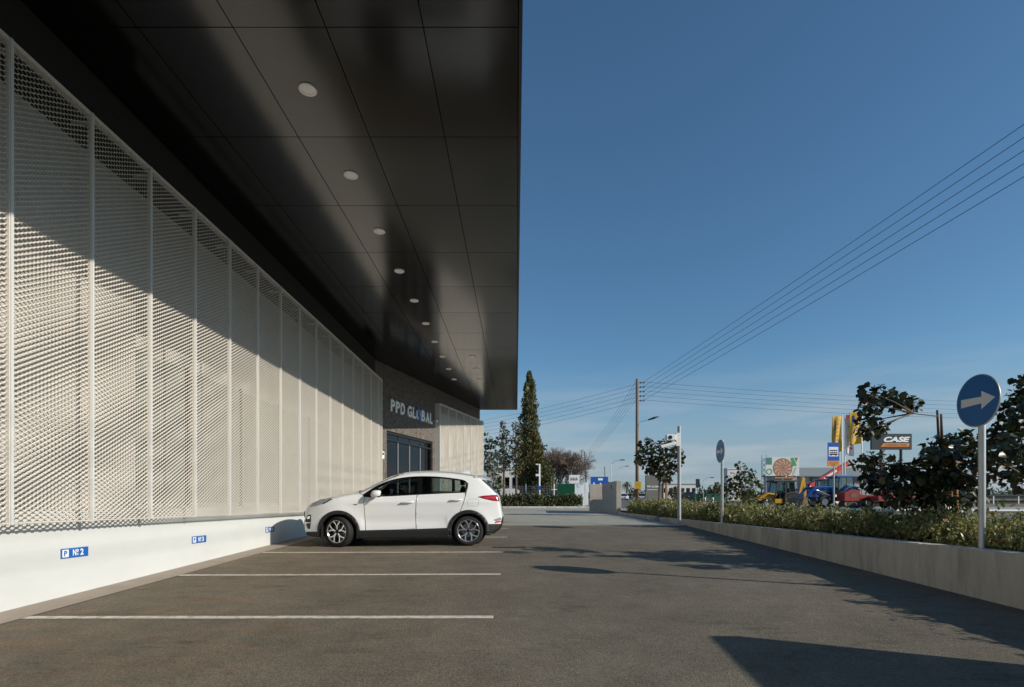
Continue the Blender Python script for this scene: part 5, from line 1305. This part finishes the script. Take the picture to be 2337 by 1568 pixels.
def cab(parent, x0, x1, z0, z1, hw, frame, roofmat, tilt=.12):
    for (a, b) in (((x0, z0), (x0 + tilt, z1)), ((x1, z0), (x1 - tilt * .4, z1)), (((x0 + x1) / 2, z0), ((x0 + x1) / 2 + .03, z1))):
        for s_ in (-1, 1): mb = MB(); mb.tube([(a[0], s_ * hw, a[1]), (b[0], s_ * hw * .92, b[1])], .045, 6); mb.build('pillar', M[frame], parent)
    for s_ in (-1, 1):
        mb = MB(); vs = [(x0, s_ * hw * .99, z0), (x1, s_ * hw * .99, z0), (x1 - tilt * .4, s_ * hw * .91, z1), (x0 + tilt, s_ * hw * .91, z1)]; mb.add(vs, [(0, 1, 2, 3)]); mb.build('cab_glass', M['cab_glass'], parent)
    mb = MB(); mb.add([(x0, -hw, z0), (x0, hw, z0), (x0 + tilt, hw * .9, z1), (x0 + tilt, -hw * .9, z1)], [(0, 1, 2, 3)]); mb.build('windscreen', M['cab_glass'], parent)
    mb = MB(); mb.box(x0 - .15, x1 + .15, -hw * 1.05, hw * 1.05, z1, z1 + .16); mb.build('cab_roof', M[roofmat], parent, bevel=.05)
    mb = MB(); mb.box(x1 - .65, x1 - .2, -.25, .25, z0 - .2, z0 + .35); mb.box(x1 - .3, x1 - .15, -.25, .25, z0 + .2, z0 + .85); mb.build('seat', M['seat'], parent)
# yellow backhoe loader, nose to the left
c = at(1765, 1150, 51); o = thing('backhoe_loader', 'yellow backhoe loader parked behind the hedge', 'digger', (c.x, 51, FZ), R(3)); o.scale = (1.18, .95, .92)
for s_ in (-1, 1): mwheel(o, -.85, s_ * .80, .42, .35); mwheel(o, 1.15, s_ * .80, .72, .42)
prof(o, 'chassis', [(-1.3, .45), (-1.3, .75), (1.9, .8), (1.9, .45)], -.45, .45, 'steel_dark')
prof(o, 'bonnet', [(-1.45, .75), (-1.40, 1.18), (-.1, 1.42), (-.1, .75)], -.42, .42, 'machine_yellow')
prof(o, 'fuel_tank', [(-.25, .42), (-.25, .85), (.42, .85), (.42, .42)], -.88, -.46, 'machine_yellow')
for s_ in (-1, 1):
    mb = MB(); mb.tube([(.0, s_ * .62, 1.25), (-.75, s_ * .62, 1.38), (-1.55, s_ * .62, .75), (-1.95, s_ * .62, .35)], [.10, .13, .11, .08], 6); mb.build('loader_arm', M['machine_yellow'], o)
    mb = MB(); mb.tube([(-.3, s_ * .5, .8), (-1.2, s_ * .55, 1.1)], .05, 6); mb.build('ram', M['chrome'], o)
prof(o, 'bucket', [(-1.85, .08), (-2.6, .06), (-2.35, .40), (-2.25, .85), (-1.95, .85)], -1.05, 1.05, 'steel_rust')
cab(o, -.15, 1.45, 1.05, 2.55, .72, 'steel_dark', 'steel_dark', .22)
for s_ in (-1, 1): prof(o, 'mudguard', [(.45, .9), (.55, 1.35), (.95, 1.55), (1.5, 1.5), (1.85, 1.2), (1.75, 1.15), (1.4, 1.42), (1.0, 1.45), (.65, 1.28), (.55, .9)], s_ * .62, s_ * 1.0, 'steel_dark')
prof(o, 'boom', [(1.85, .7), (2.05, .75), (2.30, 2.0), (2.40, 3.0), (2.25, 3.05), (2.08, 2.0)], -.14, .14, 'machine_yellow')
prof(o, 'dipper', [(2.25, 3.0), (2.45, 3.0), (2.62, 1.5), (2.55, .8), (2.42, .8), (2.42, 1.5)], -.11, .11, 'machine_yellow')
prof(o, 'digging_bucket', [(2.35, .85), (2.7, .8), (2.75, .35), (2.4, .22), (2.2, .5)], -.3, .3, 'steel_dark')
prof(o, 'backrest_panel', [(1.7, .85), (1.7, 1.35), (1.85, 1.35), (1.85, .85)], -.5, .5, 'machine_yellow')
mb = MB(); mb.tube([(-.9, .1, 1.2), (-.9, .1, 1.95)], .05, 8); mb.build('exhaust', M['steel_dark'], o)
# blue tractor with front loader
def tractor(loc, rz, label):
    o = thing('loader_tractor', label, 'tractor', loc, rz, 'blue tractors on the forecourt')
    for s_ in (-1, 1): mwheel(o, -1.25, s_ * .80, .52, .36, 'sign_white'); mwheel(o, 1.15, s_ * .85, .82, .48, 'sign_white')
    prof(o, 'chassis', [(-1.6, .55), (-1.6, .85), (1.5, .95), (1.5, .55)], -.32, .32, 'steel_dark')
    prof(o, 'bonnet', [(-1.75, .85), (-1.70, 1.25), (-1.45, 1.48), (.10, 1.72), (.10, .9)], -.40, .40, 'tractor_blue', .06)
    mb = MB(); mb.box(-1.4, -.3, -.408, -.402, 1.05, 1.35); mb.build('side_grille', M['car_black'], o)
    cab(o, .10, 1.55, 1.15, 2.55, .75, 'steel_dark', 'tractor_blue', .15)
    for s_ in (-1, 1): prof(o, 'mudguard', [(.35, 1.0), (.45, 1.55), (.85, 1.85), (1.45, 1.85), (1.95, 1.45), (1.85, 1.4), (1.4, 1.72), (.9, 1.72), (.55, 1.45), (.5, 1.0)], s_ * .58, s_ * 1.08, 'tractor_blue')
    for s_ in (-1, 1):
        mb = MB(); mb.tube([(-.2, s_ * .55, 1.2), (-.35, s_ * .55, 1.75), (-1.9, s_ * .55, 1.70), (-2.55, s_ * .55, .95), (-2.85, s_ * .55, .35)], [.10, .12, .12, .10, .08], 6); mb.build('loader_arm', M['tractor_blue'], o)
        mb = MB(); mb.tube([(-.5, s_ * .55, 1.0), (-1.7, s_ * .55, 1.5)], .045, 6); mb.tube([(-1.95, s_ * .55, 1.6), (-2.75, s_ * .55, .75)], .04, 6); mb.build('ram', M['chrome'], o)
    prof(o, 'bucket', [(-2.75, .12), (-3.55, .08), (-3.3, .45), (-3.15, .85), (-2.85, .9)], -1.05, 1.05, 'steel_rust')
    mb = MB(); mb.tube([(-.05, -.48, 1.5), (-.05, -.48, 2.5)], .05, 8); mb.build('exhaust', M['steel_dark'], o)
    return o
c = at(1897, 1150, 47); t1 = tractor((c.x, 47, FZ), R(6), 'blue tractor with front loader beside the bus stop pole')
c = at(1872, 1150, 52); t2 = copy_tree(t1); t2.location = (c.x + .4, 53.5, FZ); t2.rotation_euler.z = R(-8); t2['label'] = 'second blue tractor, partly hidden behind the first'
# red telehandler with raised boom
c = at(1850, 1150, 58); o = thing('telehandler', 'red telehandler with its boom raised to the right, behind the tractors', 'telehandler', (c.x, 58, FZ))
for s_ in (-1, 1): mwheel(o, -1.3, s_ * .95, .55, .40, 'machine_red'); mwheel(o, 1.4, s_ * .95, .55, .40, 'machine_red')
prof(o, 'chassis', [(-2.0, .5), (-2.1, 1.1), (2.0, 1.15), (2.0, .5)], -.6, .6, 'machine_red')
cab(o, -.9, .35, 1.05, 2.3, .5, 'steel_dark', 'machine_red')
a, b = at(1842, 1112, 58) - Vector((c.x, 58, FZ)), at(1928, 1058, 58) - Vector((c.x, 58, FZ)); d = (b - a).normalized(); n_ = Vector((-d.z, 0, d.x))
for (s0, s1, w0, nm, mt) in ((0, .72, .30, 'boom', 'boom_red'), (.70, 1.0, .21, 'boom_extension', 'boom_red')):
    p, q = a.lerp(b, s0), a.lerp(b, s1); mb = MB(); vs = [Vector((r_.x, y_, r_.z)) + n_ * s_ * w0 for y_ in (-.75, -.35) for r_, s_ in ((p, -1), (q, -1), (q, 1), (p, 1))]
    mb.add(vs, [(0, 1, 2, 3), (4, 7, 6, 5), (0, 4, 5, 1), (1, 5, 6, 2), (2, 6, 7, 3), (3, 7, 4, 0)]); mb.build(nm, M[mt], o, bevel=.03)
p, q = a.lerp(b, .35), a.lerp(b, .68); mb = MB(); vs = [Vector((r_.x, -.757, r_.z)) + n_ * s_ for r_, s_ in ((p, -.08), (q, -.08), (q, .12), (p, .12))]; mb.add(vs, [(0, 1, 2, 3)]); mb.build('boom_print', M['sign_white'], o)
mb = MB(); e_ = b + d * .1; mb.tube([e_ + Vector((0, -.55, .25)), e_ + Vector((.35, -.55, -.1)), e_ + Vector((.6, -.55, -.7))], .14, 6); mb.build('boom_head', M['steel_dark'], o)
mb = MB(); mb.tube([a + Vector((.2, -.55, -.45)), a.lerp(b, .4) - n_ * .2 + Vector((0, -.55, 0))], .09, 8); mb.tube([a + Vector((-.2, -.55, 0)), a + Vector((.3, -.55, -.5))], .28, 8); mb.build('lift_ram', M['boom_red'], o)
# red farm machine and trailer
c = at(1945, 1150, 45); o = thing('red_farm_machine', 'dark red farm machine with pale wheel, right of the bus stop pole', 'farm machine', (c.x, 45, FZ))
for s_ in (-1, 1): mwheel(o, .80, s_ * .7, .40, .3, 'rim_grey')
prof(o, 'body', [(-.95, .55), (-.95, 1.25), (-.55, 1.42), (.25, 1.42), (.35, 1.1), (1.35, 1.05), (1.35, .78), (.3, .75), (.25, .55)], -.55, .55, 'machine_red', .03)
prof(o, 'lower_frame', [(-.85, .12), (-.85, .52), (1.3, .60), (1.3, .45), (.1, .12)], -.48, .48, 'steel_dark', .02)
mb = MB(); mb.box(-.45, .1, -.565, -.556, .85, 1.2); mb.build('panel', M['steel_rust'], o)
mb = MB(); mb.tube([(1.2, 0, .55), (2.1, 0, .40)], .06, 6); mb.tube([(-.6, -.3, 0), (-.6, -.3, .4)], .05, 6); mb.build('drawbar', M['steel_dark'], o)
o2 = copy_tree(o); c = at(2003, 1150, 49); o2.location = (c.x, 49, FZ); o2.rotation_euler.z = R(172); o2['label'] = 'second dark red farm machine, half hidden by the dark tree'
c = at(2040, 1150, 44); o = thing('farm_trailer', 'low red farm trailer behind the dark tree', 'trailer', (c.x, 44, FZ))
for s_ in (-1, 1): mwheel(o, .9, s_ * .8, .42, .3); mwheel(o, -.2, s_ * .8, .42, .3)
prof(o, 'bed', [(-1.8, .55), (-1.8, .95), (1.9, .95), (1.9, .55)], -.85, .85, 'machine_red', .02)
mb = MB(); mb.tube([(-1.8, 0, .6), (-2.6, 0, .45), (-2.6, 0, 0)], .05, 6); mb.build('drawbar', M['steel_dark'], o)

# ================================================================ distant cars and bins
def small_car(name, label, px, y, rz, mat, L=4.3, H=1.5, W=1.75):
    p = at(px, 1140, y); z0 = gz(p.x, y) + .0; o = thing(name, label, 'car', (p.x, y, z0), rz, 'distant parked cars')
    k = L / 4.3; h = H / 1.5
    poly = [(-2.12 * k, .30), (-2.15 * k, .62 * h), (-2.0 * k, .80 * h), (-1.05 * k, .95 * h), (1.85 * k, 1.0 * h), (2.10 * k, .92 * h), (2.15 * k, .5), (2.08 * k, .28)]
    mb = MB(); mb.prism(poly, -W / 2, W / 2, lambda a, b, t: Vector((a, t, b))); mb.build('body', M[mat], o, bevel=.08)
    cabp = [(-1.10 * k, .93 * h), (-.35 * k, 1.44 * h), (1.35 * k, 1.48 * h), (1.95 * k, .98 * h)]
    mb = MB(); mb.prism(cabp, -W / 2 + .10, W / 2 - .10, lambda a, b, t: Vector((a, t * (1 - .14 * max(0, (b - .95)) / .5), b))); mb.build('glasshouse', M['car_gloss_black'], o, bevel=.04)
    mb = MB(); mb.prism([(-.45 * k, 1.42 * h), (-.30 * k, 1.50 * h), (1.30 * k, 1.53 * h), (1.45 * k, 1.43 * h)], -W / 2 + .20, W / 2 - .20, lambda a, b, t: Vector((a, t, b))); mb.build('roof', M[mat], o, bevel=.03)
    for x_ in (-1.32 * k, 1.32 * k):
        for s_ in (-1, 1): mwheel_small(o, x_, s_ * (W / 2 - .10))
    for s_ in (-1, 1):
        mb = MB(); mb.box(2.06 * k, 2.165 * k, s_ * .62 - .16, s_ * .62 + .16, .68, .82); mb.build('tail_lamp', M['tail_red'], o)
        mb = MB(); mb.box(-2.165 * k, -2.02 * k, s_ * .60 - .18, s_ * .60 + .18, .62, .74); mb.build('headlamp', M['lamp_grey'], o)
    return o
def mwheel_small(o, x_, y_):
    f = lambda a, b, h: Vector((x_ + a, y_ + h, .31 + b))
    mb = MB(); mb.lathe([(0, -.11), (.2, -.11), (.31, -.10), (.31, .10), (.2, .11), (0, .11)], f, 18); t = mb.build('wheel', M['rubber'], o, angle=40)
    mb = MB(); mb.lathe([(0, -.115), (.19, -.115)], f, 14); mb.lathe([(0, .115), (.19, .115)], f, 14); mb.build('rim', M['alloy'], t)
small_car('distant_car', 'white car half hidden behind the dark hedge and lamp post', 1265, 50, R(4), 'car_white')
small_car('distant_car', 'white car on the road right behind the gate slab end', 1424, 128, R(72), 'car_white')
small_car('distant_car', 'dark car on the road between gate slab and tall pole', 1436, 150, R(70), 'dark_blue_car')
small_car('distant_car', 'grey car just right of the tall pole foot', 1467, 118, R(75), 'grey_paint')
small_car('distant_car', 'dark sport utility car left of the green bins', 1566, 112, R(10), 'dark_blue_car', 4.7, 1.75, 1.85)
for (px, y, tx) in ((1592, 80, 'left green wheeled bin beside the dark car'), (1618, 82, 'middle green wheeled bin of the three'), (1638, 70, 'right green wheeled bin next to the arrow sign pole')):
    p = at(px, 1140, y); z0 = gz(p.x, y); o = thing('wheeled_bin', tx, 'bin', (p.x, y, z0), 0, 'green wheeled bins')
    mb = MB(); mb.prism([(-.55, .15), (.55, .15), (.66, 1.15), (-.66, 1.15)], -.45, .45, lambda a, b, t: Vector((a, t, b))); mb.build('body', M['bin_green'], o, bevel=.03)
    mb = MB(); mb.prism([(-.68, 1.152), (.68, 1.152), (.55, 1.34), (-.55, 1.34)], -.48, .48, lambda a, b, t: Vector((a, t, b))); mb.build('lid', M['bin_green'], o, bevel=.05)
    for s_ in (-.45, .45):
        for t in (-.32, .32): mb = MB(); mb.tube([(s_ - .03, t, .09), (s_ + .03, t, .09)], .09, 10); mb.build('wheel', M['rubber'], o)
for k, (px, y) in enumerate(((1609, 60), (1627, 58))):
    p = at(px, 1140, y); o = thing('white_bollard', '%s white bollard in front of the green bins' % ('left' if k == 0 else 'right'), 'bollard', (p.x, y, gz(p.x, y)), 0, 'white bollards')
    mb = MB(); mb.tube([(0, 0, 0), (0, 0, .85)], .10, 10); mb.lathe([(.10, .85), (.07, .90), (0, .92)], lambda a, b, h: Vector((a, b, h)), 10); mb.build('post', M['white_plastic'], o, angle=40)
    mb = MB(); mb.lathe([(.102, .55), (.102, .70)], lambda a, b, h: Vector((a, b, h)), 10); mb.build('band', M['flag_red'], o)
o, p, hx, hz = boxthing('banner', 'dark vertical banner sign far behind the hedge', 'sign', 1588, 1597, 1093, 1113, 140, .1, 'case_black')
zb = at(1592, 1113, 140).z - gz(45, 140); mb = MB(); mb.tube([(0, .1, -zb), (0, .1, hz)], .08, 6); mb.build('post', M['galv'], o)
